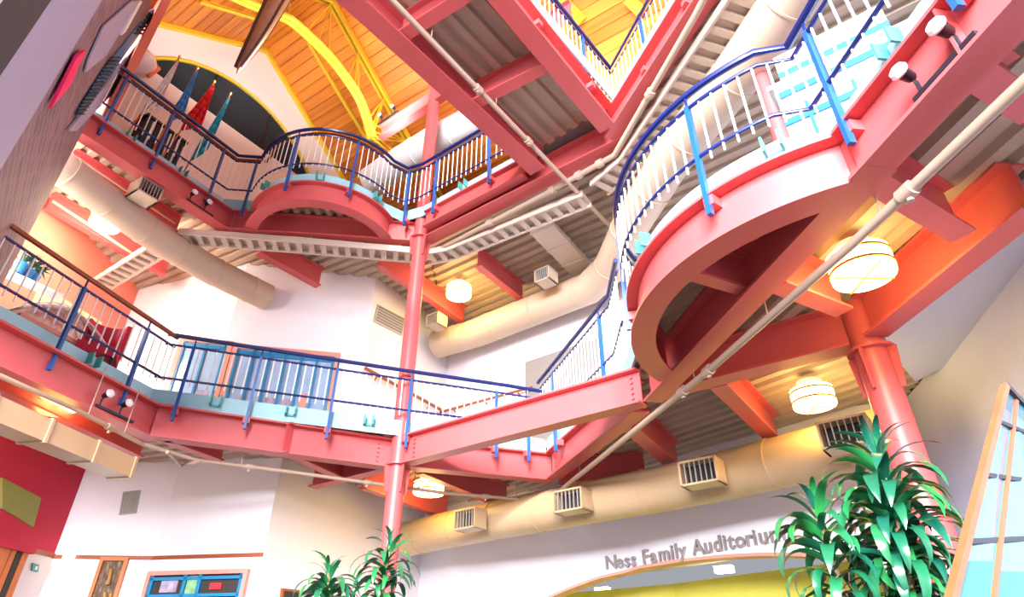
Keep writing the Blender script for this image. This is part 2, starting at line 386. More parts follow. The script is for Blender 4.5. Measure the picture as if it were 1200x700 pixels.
roof.add([gp(TL, roofz(TL)+.12, -.3), gp(ta, za+.12, -.3), gp(TR, roofz(TR)+.12, -.3), gp(TL, roofz(TL)+.12, DL), gp(ta, za+.12, DL), gp(TR, roofz(TR)+.12, DL)], [(0, 1, 4, 3), (1, 2, 5, 4)])
roof = struct(roof.build('ceiling', 'orangewood'))
bwid = .24
for side, (t0, t1) in enumerate(((TL, ta), (ta, TR))):
    n = int((t1-t0)/bwid)
    for i in range(n):
        a = t0+(t1-t0)*i/n; b = t0+(t1-t0)*(i+1)/n-.014; lift = random.uniform(0, .012)
        vs = []
        for d in (0, DL):
            for t, o in ((a, 0), (b, 0), (b, .04), (a, .04)): vs.append(gp(t, roofz(t)+o+lift, d))
        MB().add(vs, [(0, 1, 2, 3), (4, 7, 6, 5), (0, 4, 5, 1), (1, 5, 6, 2), (2, 6, 7, 3), (3, 7, 4, 0)]).build('plank', 'roofwood', roof)
# segmental arch in the gable wall
AL, AR = G(168.5, 73.5), G(316, 183)
zs = (AL.z+AR.z)/2; apts = [(gt(G(x, y)), G(x, y).z) for x, y in ((168, 72), (212, 70), (254, 84), (291, 110), (322, 140), (343, 165))]
def fitc(pts):
    sx = [p[0] for p in pts]; best = None
    for it in range(400):
        cx = sx[0]+(sx[-1]-sx[0])*it/200-.2
        for cz in [zs-4+.05*k for k in range(90)]:
            r = [math.hypot(p[0]-cx, p[1]-cz) for p in pts]; m = sum(r)/len(r); e = sum((q-m)**2 for q in r)
            if best is None or e < best[0]: best = (e, cx, cz, m)
    return best[1:]
acx, acz, acr = fitc(apts)
hw = math.sqrt(max(.1, acr**2-(zs-acz)**2)); t0, t1 = acx-hw, acx+hw
def archz(t): return acz+math.sqrt(max(0, acr**2-(t-acx)**2))
gw = MB(); n = 40; zlow = S3
ts = [t0+(t1-t0)*i/n for i in range(n+1)]
def gquad(pts): gw.add([gp(t, z, 0) for t, z in pts], [tuple(range(len(pts)))])
gquad([(TL, zlow), (TR, zlow), (TR, zs), (TL, zs)])
gquad([(TL, zs), (t0, zs), (t0, roofz(t0)), (TL, roofz(TL))]); gquad([(t1, zs), (TR, zs), (TR, roofz(TR)), (t1, roofz(t1))])
for a, b in zip(ts, ts[1:]):
    gquad([(a, archz(a)), (b, archz(b)), (b, roofz(b)), (a, roofz(a))])
struct(gw.build('wall_gable', 'wallw')); bpy.data.objects['wall_gable'].name = 'wall_back'
lw = MB()
for a, b in zip(ts, ts[1:]): lw.add([gp(a, zs, -.22), gp(b, zs, -.22), gp(b, archz(b), -.22), gp(a, archz(a), -.22)], [(0, 1, 2, 3)])
lw = struct(lw.build('window_1', 'black'))
k = 0; z = zs+.03
while z < acz+acr-.05:
    h = math.sqrt(acr**2-(z-acz)**2)-.02; a, b = acx-h, acx+h
    MB().add([gp(a, z, -.17), gp(b, z, -.17), gp(b, z+.05, -.03), gp(a, z+.05, -.03), gp(a, z+.015, -.17), gp(b, z+.015, -.17), gp(b, z+.065, -.03), gp(a, z+.065, -.03)], [(0, 1, 2, 3), (4, 7, 6, 5), (0, 4, 5, 1), (3, 2, 6, 7), (0, 3, 7, 4), (1, 5, 6, 2)]).build('slat', 'charcoal', lw); z += .085
for t in (t0+(t1-t0)*.33, t0+(t1-t0)*.66): MB().bar(gp(t, zs, -.02), gp(t, archz(t), -.02), .05, .05).build('mullion', 'black', lw)
MB().tube([gp(t, archz(t), .02) for t in ts], .05, 6).build('arch_frame', 'yellow', lw)
tr = MB().bar(gp(TL, roofz(TL)-.06, .05), gp(ta, za-.06, .05), .1, .12); tr.bar(gp(ta, za-.06, .05), gp(TR, roofz(TR)-.06, .05), .1, .12)
struct(tr.build('trim_2', 'yellow'))
# coral strip and plaster strip closing the gable against the brick wall
struct(wallmesh([(-8.9, 9.05), (-8.0, 8.2), (-7.35, 7.6)], S3, 17).build('wall_left', 'coralwall', None))

def flute_deck(poly, dirv, z, name='ceiling', per=.27, m='deck'):
    """corrugated steel deck: trapezoid ribs run along dirv, cut to the plan polygon"""
    d = Vector(dirv).normalized(); nrm = Vector((-d.y, d.x)); pts = [Vector(p) for p in poly]
    s0 = min(p.dot(nrm) for p in pts); s1 = max(p.dot(nrm) for p in pts); mb = MB()
    segs = [(0, 0, .46, 0), (.46, 0, .58, .07), (.58, .07, .88, .07), (.88, .07, 1, 0)]
    s = s0
    while s < s1:
        for a, za_, b, zb_ in segs:
            sm = s+(a+b)/2*per; xs = []
            for i in range(len(pts)):
                p, q = pts[i], pts[(i+1) % len(pts)]; sp_, sq_ = p.dot(nrm)-sm, q.dot(nrm)-sm
                if sp_*sq_ < 0: k = sp_/(sp_-sq_); xs.append((p+(q-p)*k).dot(d))
            xs.sort()
            for u, v in zip(xs[::2], xs[1::2]):
                A, B = d*u+nrm*(s+a*per), d*v+nrm*(s+a*per); E, F = d*u+nrm*(s+b*per), d*v+nrm*(s+b*per)
                mb.add([(A.x, A.y, z+za_), (B.x, B.y, z+za_), (F.x, F.y, z+zb_), (E.x, E.y, z+zb_)], [(0, 1, 2, 3)])
        s += per
    o = struct(mb.build(name, m))
    return o
# decks, level 2
dR = Vector((.62, -.78)); dX = Vector((.80, -.60)); dL3 = Vector((-.87, .49))
flute_deck([(1.75, 7.5)]+offs(K2D, .08)[:2][::-1]+offs(K2L, .08)[2:-1][::-1]+[CRN1, AUD0]+[tuple(p) for p in AUD[1:]]+[(5.95, 8.92), (5.3, 6.0), C2, (2.0, 7.4)], dR, T2)
flute_deck([(2.0, 7.4), C2, (4.35, 3.9), (4.55, 0), (3.3, 0), (2.92, 2.0), (2.7, 3.5), (1.86, 7.3)]+[], Vector((.17, -1)), T2)
flute_deck([(1.9, 7.2)]+offs(bump2, .08)+[(2.6, 3.45)], dR, T2+.01)
flute_deck(offs(K2L, .08)[:4]+[CRN1, KINK, KN, RED0, (-8.1, 5.5)], Vector((-.87, .3)), T2)
struct(MB().prism([C2, (4.3, 3.9), (4.6, 0), (4.3, 0), (4.45, 2.4), (5.0, 4.73), (5.62, 7.2), (5.5, 7.7)], 4.98, 5.1).build('ceiling', 'lav'))
slab2 = offs(K2L, .03)[:-1]+offs(K2D, .03)[:-1]+offs(K2R, .03)+[(3.4, -1.6), (5.6, -1.6), (5.6, 4.5), (6.6, 8.8), (6, 9.6), (3.2, 12), (-1.5, 15.6), (-2.2, 16), (-3.6, 13), (-9.6, 13.6), (-9.9, 8), (-8, 4)]
struct(MB().prism(slab2, T2+.09, S2).build('floor', 'slab'))
# decks, level 3
flute_deck([(-7.9, 6.85), (-6.15, 9.95), (-5.6, 10.15), (-5.6, 12.0), (-9.4, 13.3), (-9.6, 8.0)], dL3, T3, per=.25)
flute_deck([(-5.6, 10.05), (-1.95, 10.42), (-1.85, 15.1), CRN2, (-5.6, 12.1)], dL3, T3, per=.25)
flute_deck([(-5.3, 9.95)]+offs(bump3, .08)[1:-1]+[(-2.7, 10.25)], Vector((.1, 1)), T3+.01, per=.22)
flute_deck([(-1.9, 10.4), (1.8, 7.7)]+[E_R3[1], E_R3[2], (6.5, .5), (6, 8.6)]+L3W[::-1], dX, T3)
flute_deck([BRL[0], BRL[1], BRR[1], BRR[0]], Vector(BRL[1])-Vector(BRL[0]), T3)
slab3 = offs(K3L, .03)+[BRL[1], BRL[0], BRR[0], BRR[1], E_R3[0], E_R3[1], E_R3[2], (6.5, .5), (6.2, 8.6), (5.3, 8.6), (3, 11.1), (.9, 13.2), (-1.85, 15.4), (-9.6, 13.5), (-9.7, 8)]
struct(MB().prism(slab3, T3+.09, S3).build('floor', 'slab'))

# ============================================================ STEEL BEAMS
BEAMN = [0]
def beam(label, path, zb, depth=.5, wd=.26, m='red', stiff=(), brackets=False, group=None):
    BEAMN[0] += 1; zb += .0014*(BEAMN[0] % 17)-.010; ft = .03; zt = zb+depth; q = at_s(path, 0)[0]
    t = thing('steel_beam', label, 'beam', (q[0], q[1], zb), group)
    MB().sweep(path, [(-.012, zb+ft), (.012, zb+ft), (.012, zt-ft), (-.012, zt-ft)]).build('web', m, t, True)
    MB().sweep(path, [(-wd/2, zb), (wd/2, zb), (wd/2, zb+ft), (-wd/2, zb+ft)]).build('bottom_flange', m, t, True)
    MB().sweep(path, [(-wd/2, zt-ft), (wd/2, zt-ft), (wd/2, zt), (-wd/2, zt)]).build('top_flange', m, t, True)
    for s in stiff:
        p, d = at_s(path, s); MB().box((p[0], p[1], (zb+zt)/2), .02, wd-.02, depth-2*ft-.002, math.atan2(d.y, d.x)).build('stiffener_plate', m, t)
    return t
def px_beam(label, a, b, zb, **k): return beam(label, [tuple(P2(*a, zb)), tuple(P2(*b, zb))], zb, **k)
bl = beam('dark red fascia beam under the teal kick plate at lower left', E_left2, B2)
bA = beam('pale pink beam under the middle gallery railing, left of the pink column', E_A, B2)
bB = beam('pink beam crossing the open notch between column and round balcony', E_B, B2, wd=.24)
bC = beam('pink beam at the back of the triangular notch right of the column', E_C, B2)
bD = beam('coral beam on the right side of the triangular notch', E_D, B2)
bb = beam('curved coral beam round the big right balcony', bump2, B2, wd=.26)
beam('straight maroon beam closing the underside of the big round balcony', E_chord, B2, wd=.26)
bR = beam('coral fascia beam with track spotlights at upper right', E_R, B2, stiff=(1.05,))
MAIN = [tuple(P2(770, 467, B2)), tuple(P2(835, 449, B2)), (C2[0]-.14, C2[1]+.1)]
beam('long red beam running from the notch to the orange column', MAIN, B2)
px_beam('orange-lit beam from the orange column up to the top right corner', (1027, 395), (1215, 246), B2)
px_beam('beam beside the lit drum light, running to the tan duct, left side orange', (842, 454), (914, 524), B2, wd=.22)
px_beam('dark red beam running back to the duct behind the long diagonal pipe', (737, 503), (795, 553), B2, wd=.24)
px_beam('dark maroon beam deep behind the notch, above the two duct grilles', (655, 568), (757, 563), B2, wd=.22)
px_beam('short orange beam joining the orange column to the round balcony beam', (912, 338), (990, 368), B2, wd=.2)
px_beam('short maroon cross beam above the drum light nearest the orange column', (1029, 218), (1130, 279), B2, wd=.2)
px_beam('maroon cross beam cut by the right edge of the picture', (1150, 92), (1215, 136), B2, wd=.2)
beam('short maroon strut inside the underside of the round balcony', [tuple(P2(800, 318, B2+.1)), tuple(P2(880, 342, B2+.1))], B2+.08, depth=.42, wd=.14)
beam('orange-lit beam behind the dark red fascia beam at lower left', [(-6.9, 4.4), (-6.42, 6.95), (-6.02, 9.75)], B2-.02, wd=.2)
px_beam('short orange beam just below the left end of the pale pink beam', (192, 517), (258, 541), B2, wd=.18)
px_beam('short dark brown beam under the middle of the pale pink beam', (330, 530), (400, 562), B2, wd=.18)
px_beam('pink beam running left from the column foot connection', (452, 551), (366, 572), B2, wd=.2)
px_beam('orange beam behind the pink column, beside the plant top', (425, 573), (523, 608), B2, wd=.16)
px_beam('brown beam right of the drum light behind the pink column', (492, 556), (593, 597), B2, wd=.16)
# level 3
beam('salmon fascia beam under the gallery with the flags', E_left3, B3)
beam('coral beam closing the underside of the small round balcony', E_chord3, B3, wd=.2)
beam('curved pink beam round the small upper balcony', bump3, B3, wd=.24)
beam('long red beam from the pink column top to the bridge corner', E_X, B3, wd=.3)
beam('pink fascia beam below the railing right of the small round balcony', [(-1.8, 10.05), (.25, 8.5)], B3+.1, depth=.42, wd=.2)
beam('left-hand red side beam of the overhead bridge', BRL, B3, wd=.32)
beam('right-hand red side beam of the overhead bridge', BRR, B3, wd=.30)
beam('red gallery beam rising to the top edge right of the bridge', E_R3, B3, wd=.32)
def between(a, b): return [tuple(a), tuple(b)]
beam('red cross beam of the bridge nearest the top edge of the picture', between(P2(470, 47, B3), P2(570, -16, B3)), B3+.06, depth=.44, wd=.2)
beam('red cross beam in the middle of the bridge under the long pipe', between(P2(558, 125, B3), P2(650, 78, B3)), B3+.06, depth=.44, wd=.2)
px_beam('orange-lit beam crossing behind the upper part of the pink column', (443, 312), (543, 379), B3, wd=.18)
px_beam('short red beam between the lit drum light and the flat tan duct', (560, 312), (612, 353), B3, wd=.18)
px_beam('orange beam above the white wall, under the small round balcony', (302, 297), (373, 336), B3, wd=.2)
px_beam('orange beam behind the cream duct, nearest the flag gallery', (78, 194), (206, 272), B3+.1, depth=.42, wd=.16)
px_beam('orange beam near the coral wall with a thin cream pipe on it', (54, 244), (192, 324), B3+.1, depth=.42, wd=.18)
TB = [C1, tuple(Vector(C1)+Vector((-.80, .60))*3.2)]
beam('pink roof tie beam at the foot of the yellow arched truss', [tuple(Vector(C1)+Vector((.80, -.60))*4), tuple(Vector(C1)+Vector((-.8, .6))*1.9)], 13.6, depth=.45, wd=.2)
for dd, lb in ((2.0, 'nearest'), (4.2, 'second')):
    a = Vector((1.5, 12.5)); beam('coral roof beam seen through the V of railings, %s' % ('higher' if dd > 3 else 'lower'), [tuple(a+Vector((.8, -.6))*-3+Vector((.3, .4))*dd), tuple(a+Vector((.8, -.6))*7+Vector((.3, .4))*dd)], 13.2, depth=.4, wd=.2)

# columns
def column(label, c, z0, z1, r, collars, m='red'):
    t = thing('round_column', label, 'column', (c[0], c[1], z0))
    MB().lathe((c[0], c[1], 0), [(r, z0), (r, z1)], 20).build('shaft', m, t, True)
    MB().lathe((c[0], c[1], 0), [(r+.14, z0), (r+.14, z0+.03)], 20).build('base_plate', m, t, True)
    for z in collars:
        MB().lathe((c[0], c[1], 0), [(r+.07, z), (r+.07, z+.03)], 20).build('collar', m, t, True)
        for a in range(4):
            an = a*math.pi/2+.6; x, y = math.cos(an), math.sin(an)
            g = MB().add([(c[0]+x*r+y*.01, c[1]+y*r-x*.01, z), (c[0]+x*(r+.09)+y*.01, c[1]+y*(r+.09)-x*.01, z), (c[0]+x*(r+.05)+y*.01, c[1]+y*(r+.05)-x*.01, z-.45), (c[0]+x*r+y*.01, c[1]+y*r-x*.01, z-.45),
                          (c[0]+x*r-y*.01, c[1]+y*r+x*.01, z), (c[0]+x*(r+.09)-y*.01, c[1]+y*(r+.09)+x*.01, z), (c[0]+x*(r+.05)-y*.01, c[1]+y*(r+.05)+x*.01, z-.45), (c[0]+x*r-y*.01, c[1]+y*r+x*.01, z-.45)],
                         [(0, 1, 2, 3), (7, 6, 5, 4), (0, 4, 5, 1), (1, 5, 6, 2), (2, 6, 7, 3)]); g.build('gusset', m, t)
    return t
col1 = column('tall pink column rising behind the left plant through both galleries', C1, 0, 14.2, .145, (B2, B3))
column('orange-lit column behind the tall right plant', C2, 0, B2+.5, .17, (4.5,))
# bolt rows on the beams beside the pink column
for path, s, par in ((E_A, cum(E_A)[-1]-.28, bA), (E_B, .22, bB), (E_B, cum(E_B)[-1]-.12, bB), (E_D, .2, bD)):
    p, d = at_s(path, s); n_ = Vector((d.y, -d.x))
    for i in range(5):
        z = B2+.1+i*.075; q = Vector(p)+n_*.02
        MB().tube([(q.x, q.y, z), (q.x+n_.x*.025, q.y+n_.y*.025, z)], .018, 6).build('bolt', 'red', par)

# ============================================================ RAILINGS
BALME = MB().lathe((0, 0, 0), [(.011, 0), (.011, 1)], 6).mesh('baluster', 'bal', True)
BALME3 = BALME
def railing(label, path, zk, posts, kick=.26, htop=1.38, spacing=.125, side=-1, bal_off=0, handmat='navy', post_drop=.26, wood=None):
    """path runs along the kick plate; side=-1: atrium on the right of the path"""
    q = path[0]; t = thing('balcony_railing', label, 'railing', (q[0], q[1], zk))
    po = offs(path, side*.16)          # post and rail line, clear of the flange
    def rail(name, h, r, m): MB().tube([(x, y, zk+h) for x, y in po], r, 8).build(name, m, t, True)
    rail('handrail', htop, .036, handmat); rail('upper_rail', htop-.17, .02, 'navy'); rail('lower_rail', .40, .02, 'navy')
    if wood: MB().tube([(x, y, zk+htop+.02) for x, y in offs(path, side*.02)], .03, 8).build('wood_handrail', wood, t, True)
    MB().sweep(path, [(-.012, zk-.01), (.012, zk-.01), (.012, zk+kick), (-.012, zk+kick)]).build('kick_plate', 'teal', t)
    ss = sorted(nearest(po, p) for p in posts); c = cum(po)
    for s in ss:
        p, d = at_s(po, s); an = math.atan2(d.y, d.x)
        pb = MB().box((p[0], p[1], zk+(htop-.15-post_drop)/2), .042, .055, htop-.15+post_drop, an).build('post', 'blue', t)
        n_ = Vector((-d.y, d.x))*-side; q = Vector(p)+n_*.05
        MB().box((p[0]+n_.x*.07, p[1]+n_.y*.07, zk-.10), .1, .12, .1, an).build('bracket', 'red', pb)
        MB().tube([(p[0], p[1], zk+htop-.15), (p[0], p[1], zk+htop)], .014, 6).build('standoff', 'navy', pb, True)
    n = int(c[-1]/spacing)
    for i in range(1, n):
        s = c[-1]*i/n
        if any(abs(s-a) < .05 for a in ss): continue
        p, d = at_s(po, s); inst('baluster', BALME, (p[0], p[1], zk+.30), t, scale=(1, 1, htop-.17-.30))
    for a, b in zip(ss, ss[1:]):
        if b-a < .9: continue
        s = (a+b)/2; p, d = at_s(po, s); an = math.atan2(d.y, d.x); p0, _ = at_s(path, nearest(path, p)); n_ = Vector(p)-Vector(p0)
        m = MB()
        for o in (-.07, .07): m.box((p[0]+d.x*o-n_.x*.4, p[1]+d.y*o-n_.y*.4, zk+.17), .02, .11, .16, an)
        m.box((p[0]-n_.x*.8, p[1]-n_.y*.8, zk+.10), .16, .02, .03, an); m.build('kick_bracket', 'green', t)
    return t
def pb(pts, z): return [tuple(P2(x, y, z)) for x, y in pts]
railing('railing with blue posts along the middle gallery, ending at the notch', K2L[2:], T2, pb([(202, 487), (287, 502), (381, 515), (484, 507), (586, 528), (637, 525)], 4.9), side=-1, htop=1.14)
railing('brown-topped railing along the lower left gallery in bright daylight', K2L[:3], T2, pb([(66, 428), (147, 470)], 4.9), handmat='woodrail', side=-1, spacing=.14, htop=1.13)
railing('steep railing between the notch and the big round balcony', K2D, T2, pb([(646, 525), (690, 470)], 4.9), side=-1)
railing('railing of the big round balcony with white balusters at upper right', K2R, T2, pb([(822, 238), (997, 160), (1120, 0), (735, 380)], 4.92), side=-1, htop=1.21, spacing=.13)
railing('railing of the flag gallery wrapping the small round balcony', K3L, T3, pb([(122, 152), (182, 193), (244, 237), (282, 247), (332, 218), (408, 230), (473, 262), (503, 245), (569, 210)], T3-.22), side=-1, spacing=.13, wood='woodtrim')
VV = tuple(P2(722, 122, T3)); V0 = tuple(P2(612, -8, T3)); V1 = tuple(P2(800, -8, T3))
V0 = tuple(Vector(VV)+(Vector(V0)-Vector(VV))*1.6); V1 = tuple(Vector(VV)+(Vector(V1)-Vector(VV))*1.6)
railing('railing folded in a V at the top of the picture, above the red bridge corner', [V0, VV, V1], T3, pb([(639, 28), (699, 103), (746, 85), (792, 5)], T3-.22), side=1, spacing=.13)

# ============================================================ DUCTS, TRAYS, PIPES
def duct(label, pts, r, m, boxes=(), seams=6, name='air_duct'):
    t = thing(name, label, 'duct', tuple(pts[0]))
    MB().tube(pts, r, 28).build('duct_body', m, t, True)
    p2 = [tuple(p) for p in pts]
    tot = [0]
    for a, b in zip(pts, pts[1:]): tot.append(tot[-1]+(Vector(b)-Vector(a)).length)
    for k in range(seams):
        s = tot[-1]*(k+.5)/seams
        for i in range(len(pts)-1):
            if tot[i] <= s <= tot[i+1]:
                u = (s-tot[i])/(tot[i+1]-tot[i]); c = Vector(pts[i]).lerp(Vector(pts[i+1]), u); d = (Vector(pts[i+1])-Vector(pts[i])).normalized()
                MB().tube([c-d*.015, c+d*.015], r+.012, 28).build('seam_ring', m, t, True)
    for c, d, w_, h_, dep in boxes:
        d = Vector(d).normalized(); sd = d.cross(Vector((0, 0, 1))).normalized(); up = sd.cross(d); R = Matrix((sd, d, up)).transposed(); c = Vector(c)
        b = MB()
        for o, sx, sz in ((up*(h_/2), w_, .03), (up*(-h_/2), w_, .03), (sd*(w_/2), .03, h_), (sd*(-w_/2), .03, h_)): b.box(c+o, sx+.03 if sz == .03 else sx, dep, sz+(.03 if sx == .03 else 0), mtx=R)
        bo = b.build('outlet_box', m, t)
        MB().box(c-d*(dep*.2), w_, .02, h_, mtx=R).build('outlet_back', 'dark', bo)
        g = MB(); n = 7
        for i in range(1, n): g.box(c+d*(dep*.42)+sd*(w_*(i/n-.5)), .012, .03, h_, mtx=R)
        g.build('grille', 'grille', bo)
    return t
ZD = 4.2
dp = [P(x, y, ZD) for x, y in ((478, 632), (515, 623), (600, 606), (700, 587), (780, 572), (850, 557), (930, 538), (1000, 521), (1045, 508))]
def onduct(x, y, off=.38): 
    c = P(x, y, ZD); d = -Vector((c.x, c.y, 0)).normalized(); d = (d+Vector((0, 0, -.25))).normalized(); return c+d*off, d
bx = []
for x, y in ((551, 609), (671, 588), (823, 556), (993, 512)):
    c, d = onduct(x, y); nd = Vector((-.62, -.78, 0)); bx.append((c, nd, .55 if x > 600 else .5, .33, .34))
duct('long tan round duct sweeping above the auditorium lettering', dp, .36, 'duct', bx, 9)
z3 = 9.0
d3 = [P(x, y, z3) for x, y in ((512, 404), (560, 390), (640, 358), (690, 338), (716, 313), (740, 262), (790, 180), (860, 92), (925, 0), (960, -50))]
b3 = [(P(x, y, z3-.05)+Vector((-.2, -.25, .12)), (-.6, -.8, 0), .36, .3, .36) for x, y in ((522, 388), (650, 338))]
duct('cream round duct along the upper white wall, right of the pink column', d3, .36, 'ductw', b3, 10)
d4 = [P(x, y, z3) for x, y in ((52, 182), (120, 232), (190, 283), (250, 318), (308, 346))]
duct('cream round duct ending in a rounded tip above the white wall', d4+[d4[-1]+(d4[-1]-d4[-2]).normalized()*.1], .30, 'ductw', [(P(152, 242, z3)+Vector((.25, -.1, .25)), (.8, -.5, 0), .4, .3, .4)], 6)
rp = [(435, 213), (470, 190), (510, 166), (560, 140), (600, 118)]
duct('pale round duct high under the roof behind the upper column', [P(x, y, 13.6) for x, y in rp], .42, 'white', (), 4)
# flat ducts
def boxduct(label, a, b, w_, h_, m, name='flat_duct'):
    t = thing(name, label, 'duct', tuple(a)); MB().bar(a, b, w_, h_).build('duct_body', m, t)
    A = Vector(a); B = Vector(b)
    for u in (.02, .35, .68, .98): c = A.lerp(B, u); d = (B-A).normalized(); MB().bar(c-d*.02, c+d*.02, w_+.03, h_+.03).build('flange_ring', m, t)
    return t
bd = boxduct('rectangular tan duct in front of the crimson wall at lower left', P(-30, 475, 4.0), P(146, 550, 4.0), .34, .26, 'duct')
boxduct('flat tan duct panel crossing the deck right of the short red beam', P(634, 266, 9.55), P(688, 322, 9.55), .55, .12, 'tray')
def tray(label, pts, w_, m='tray', step=.24):
    """ladder tray: two side rails, a plate and rungs below it"""
    t = thing('cable_tray', label, 'cable tray', tuple(pts[0])); path = [(p.x, p.y) for p in pts]; z = pts[0].z
    for o in (-w_/2, w_/2): MB().sweep(path, [(o-.02, z-.04), (o+.02, z-.04), (o+.02, z+.10), (o-.02, z+.10)]).build('side_rail', m, t)
    MB().sweep(path, [(-w_/2, z+.05), (w_/2, z+.05), (w_/2, z+.07), (-w_/2, z+.07)]).build('tray_plate', m, t)
    c = cum(path); n = int(c[-1]/step)
    for i in range(n):
        p, d = at_s(path, c[-1]*(i+.5)/n); MB().box((p[0], p[1], z-.0), step*.45, w_-.04, .06, math.atan2(d.y, d.x)).build('rung', m, t)
tray('slotted cream cable tray following the upper gallery from left to the column', [P(x, y, 9.2) for x, y in ((212, 279), (350, 289), (498, 302))], .36)
tray('slotted cream cable tray from the column to the long pipe crossing', [P(x, y, 9.2) for x, y in ((500, 303), (528, 298), (688, 234))], .36)
tray('slotted tan cable tray climbing to the top edge beside the red gallery beam', [P(x, y, 9.2) for x, y in ((702, 222), (738, 192), (872, 0), (905, -50))], .42)
tray('short cream cable tray in front of the coral wall', [P(x, y, 9.0) for x, y in ((118, 335), (202, 284))], .36)
def pipe(label, pts, r, m='pipe', joints=(), hang=(), zh=T2, name='sprinkler_pipe'):
    t = thing(name, label, 'pipe', tuple(pts[0])); MB().tube(pts, r, 10).build('pipe_run', m, t, True)
    for j in joints:
        i, u = int(j), j-int(j); a, b = Vector(pts[i]), Vector(pts[i+1]); c = a.lerp(b, u); d = (b-a).normalized()
        cp = MB().tube([c-d*.06, c+d*.06], r*1.55, 10).build('coupling', m, t, True)
        MB().tube([c, c+Vector((0, 0, -.08))], r*.6, 8).build('sprinkler_head', m, cp, True)
    for j in hang:
        i, u = int(j), j-int(j); a, b = Vector(pts[i]), Vector(pts[i+1]); c = a.lerp(b, u); MB().tube([c, (c.x, c.y, zh)], .008, 6).build('hanger_rod', m, t, True)
    return t
zp = 4.42
pipe('long diagonal beige pipe crossing under the round balcony to the top right corner', [P(x, y, zp) for x, y in ((642, 587), (830, 435), (1000, 285), (1230, 68))], .04, joints=(.05, .9, 1.0, 2.35), hang=(.3, .95, 1.5, 2.2))
pipe('thin beige pipe sagging below the middle gallery past the pink column', [P(x, y, zp) for x, y in ((640, 588), (520, 578), (330, 552), (232, 540), (168, 521))], .03, joints=(.6, 1.5, 2.4), hang=(.3, 1.2, 2.5))
pipe('thin beige pipe below the orange beam at lower left', [P(x, y, zp) for x, y in ((168, 521), (84, 478), (-20, 432))], .03, joints=(.5,), hang=(.3, .8))
pipe('small bent pipe branch on the white wall under the pale beam', [P(x, y, 4.36) for x, y in ((196, 530), (212, 546), (232, 541))], .024, joints=())
pipe('long thin beige pipe slanting across the underside of the bridge', [P(x, y, 9.25) for x, y in ((440, -20), (585, 130), (726, 277))], .042, joints=(.8, 1.2), hang=(.4, .97, 1.6), zh=T3)
pipe('beige pipe along the red gallery beam to the top edge', [P(x, y, 9.28) for x, y in ((516, 292), (640, 227), (720, 182), (815, 18), (840, -30))], .05, joints=(.5, 1.1, 1.5, 1.8, 2.5), hang=(.5, 2.4), zh=T3)
pipe('cream pipe above the left cable tray under the small balcony', [P(x, y, 9.3) for x, y in ((165, 245), (205, 271), (330, 279), (495, 293))], .035, joints=(1.3, 2.4), hang=(1.5, 2.2), zh=T3)
pipe('thin cream conduit along the orange beam by the coral wall', [P(x, y, 9.35) for x, y in ((62, 236), (155, 297))], .03)
pipe('thin brown conduit under the flag gallery deck', [P(x, y, 9.6) for x, y in ((84, 180), (205, 262))], .02)

# ============================================================ LIGHTS
def drum(label, c, r=.27, h=.24, power=42, col=(1, .66, .16), ztop=None):
    t = thing('drum_light', label, 'ceiling light', tuple(c)); x, y, z = c
    MB().lathe((x, y, 0), [(r*.99, z-h), (r, z-h+.01), (r, z), (r*.98, z)], 28).build('shade', 'shade', t, True)
    for dz in (-.05, -h+.06): MB().lathe((x, y, 0), [(r+.012, z+dz-.012), (r+.012, z+dz+.012)], 28).build('ring', 'brass', t, True)
    MB().lathe((x, y, 0), [(r*.6, z+.002), (r*.6, (ztop or z+.12))], 20).build('mounting_pan', 'white', t, True)
    for an in (0, math.pi/2): MB().box((x, y, z-h-.008), 2*r, .02, .012, an).build('cross_strap', 'brass', t)
    l = bpy.data.lights.new('drum_glow', 'POINT'); l.energy = power; l.color = col; l.shadow_soft_size = .3
    o = bpy.data.objects.new('drum_glow', l); COL.objects.link(o); o.location = (x, y, z-h-.12); put(o, t); return t
ZL = 4.98
drum('glowing drum light nearest the orange column, under the top right deck', P(1004, 300, ZL-.12), .27)
drum('glowing drum light beside the orange column above the tan duct', P(950, 457, ZL-.12), .27)
drum('glowing drum light just right of the pink column, low', P(503, 566, ZL-.12), .3, .22)
drum('glowing drum light behind the dark red fascia beam at lower left', (-6.3, 7.95, ZL), .3)
drum('glowing drum light on the upper deck right of the pink column', P(538, 337, 9.6), .3, power=90)
drum('overexposed drum light by the cream duct at far left', P(127, 254, 9.6), .28, power=200, col=(1, .80, .60))
def puck(label, c, a):
    t = thing('ceiling_fixture', label, 'ceiling light', tuple(c)); MB().box((c[0], c[1], c[2]-.06), .34, .2, .12, a).build('diffuser', 'shade', t); MB().box((c[0], c[1], c[2]+.01), .38, .24, .02, a).build('mounting_pan', 'white', t)
    l = bpy.data.lights.new('glow', 'POINT'); l.energy = 20; l.color = (1, .85, .5); l.shadow_soft_size = .2
    o = bpy.data.objects.new('glow', l); COL.objects.link(o); o.location = (c[0], c[1], c[2]-.25); put(o, t)
puck('square glowing light right of centre inside the arched opening', P(848, 664, rz), -.6)
puck('small glowing light at the left end of the arched opening', P(706, 689, rz), -.6)
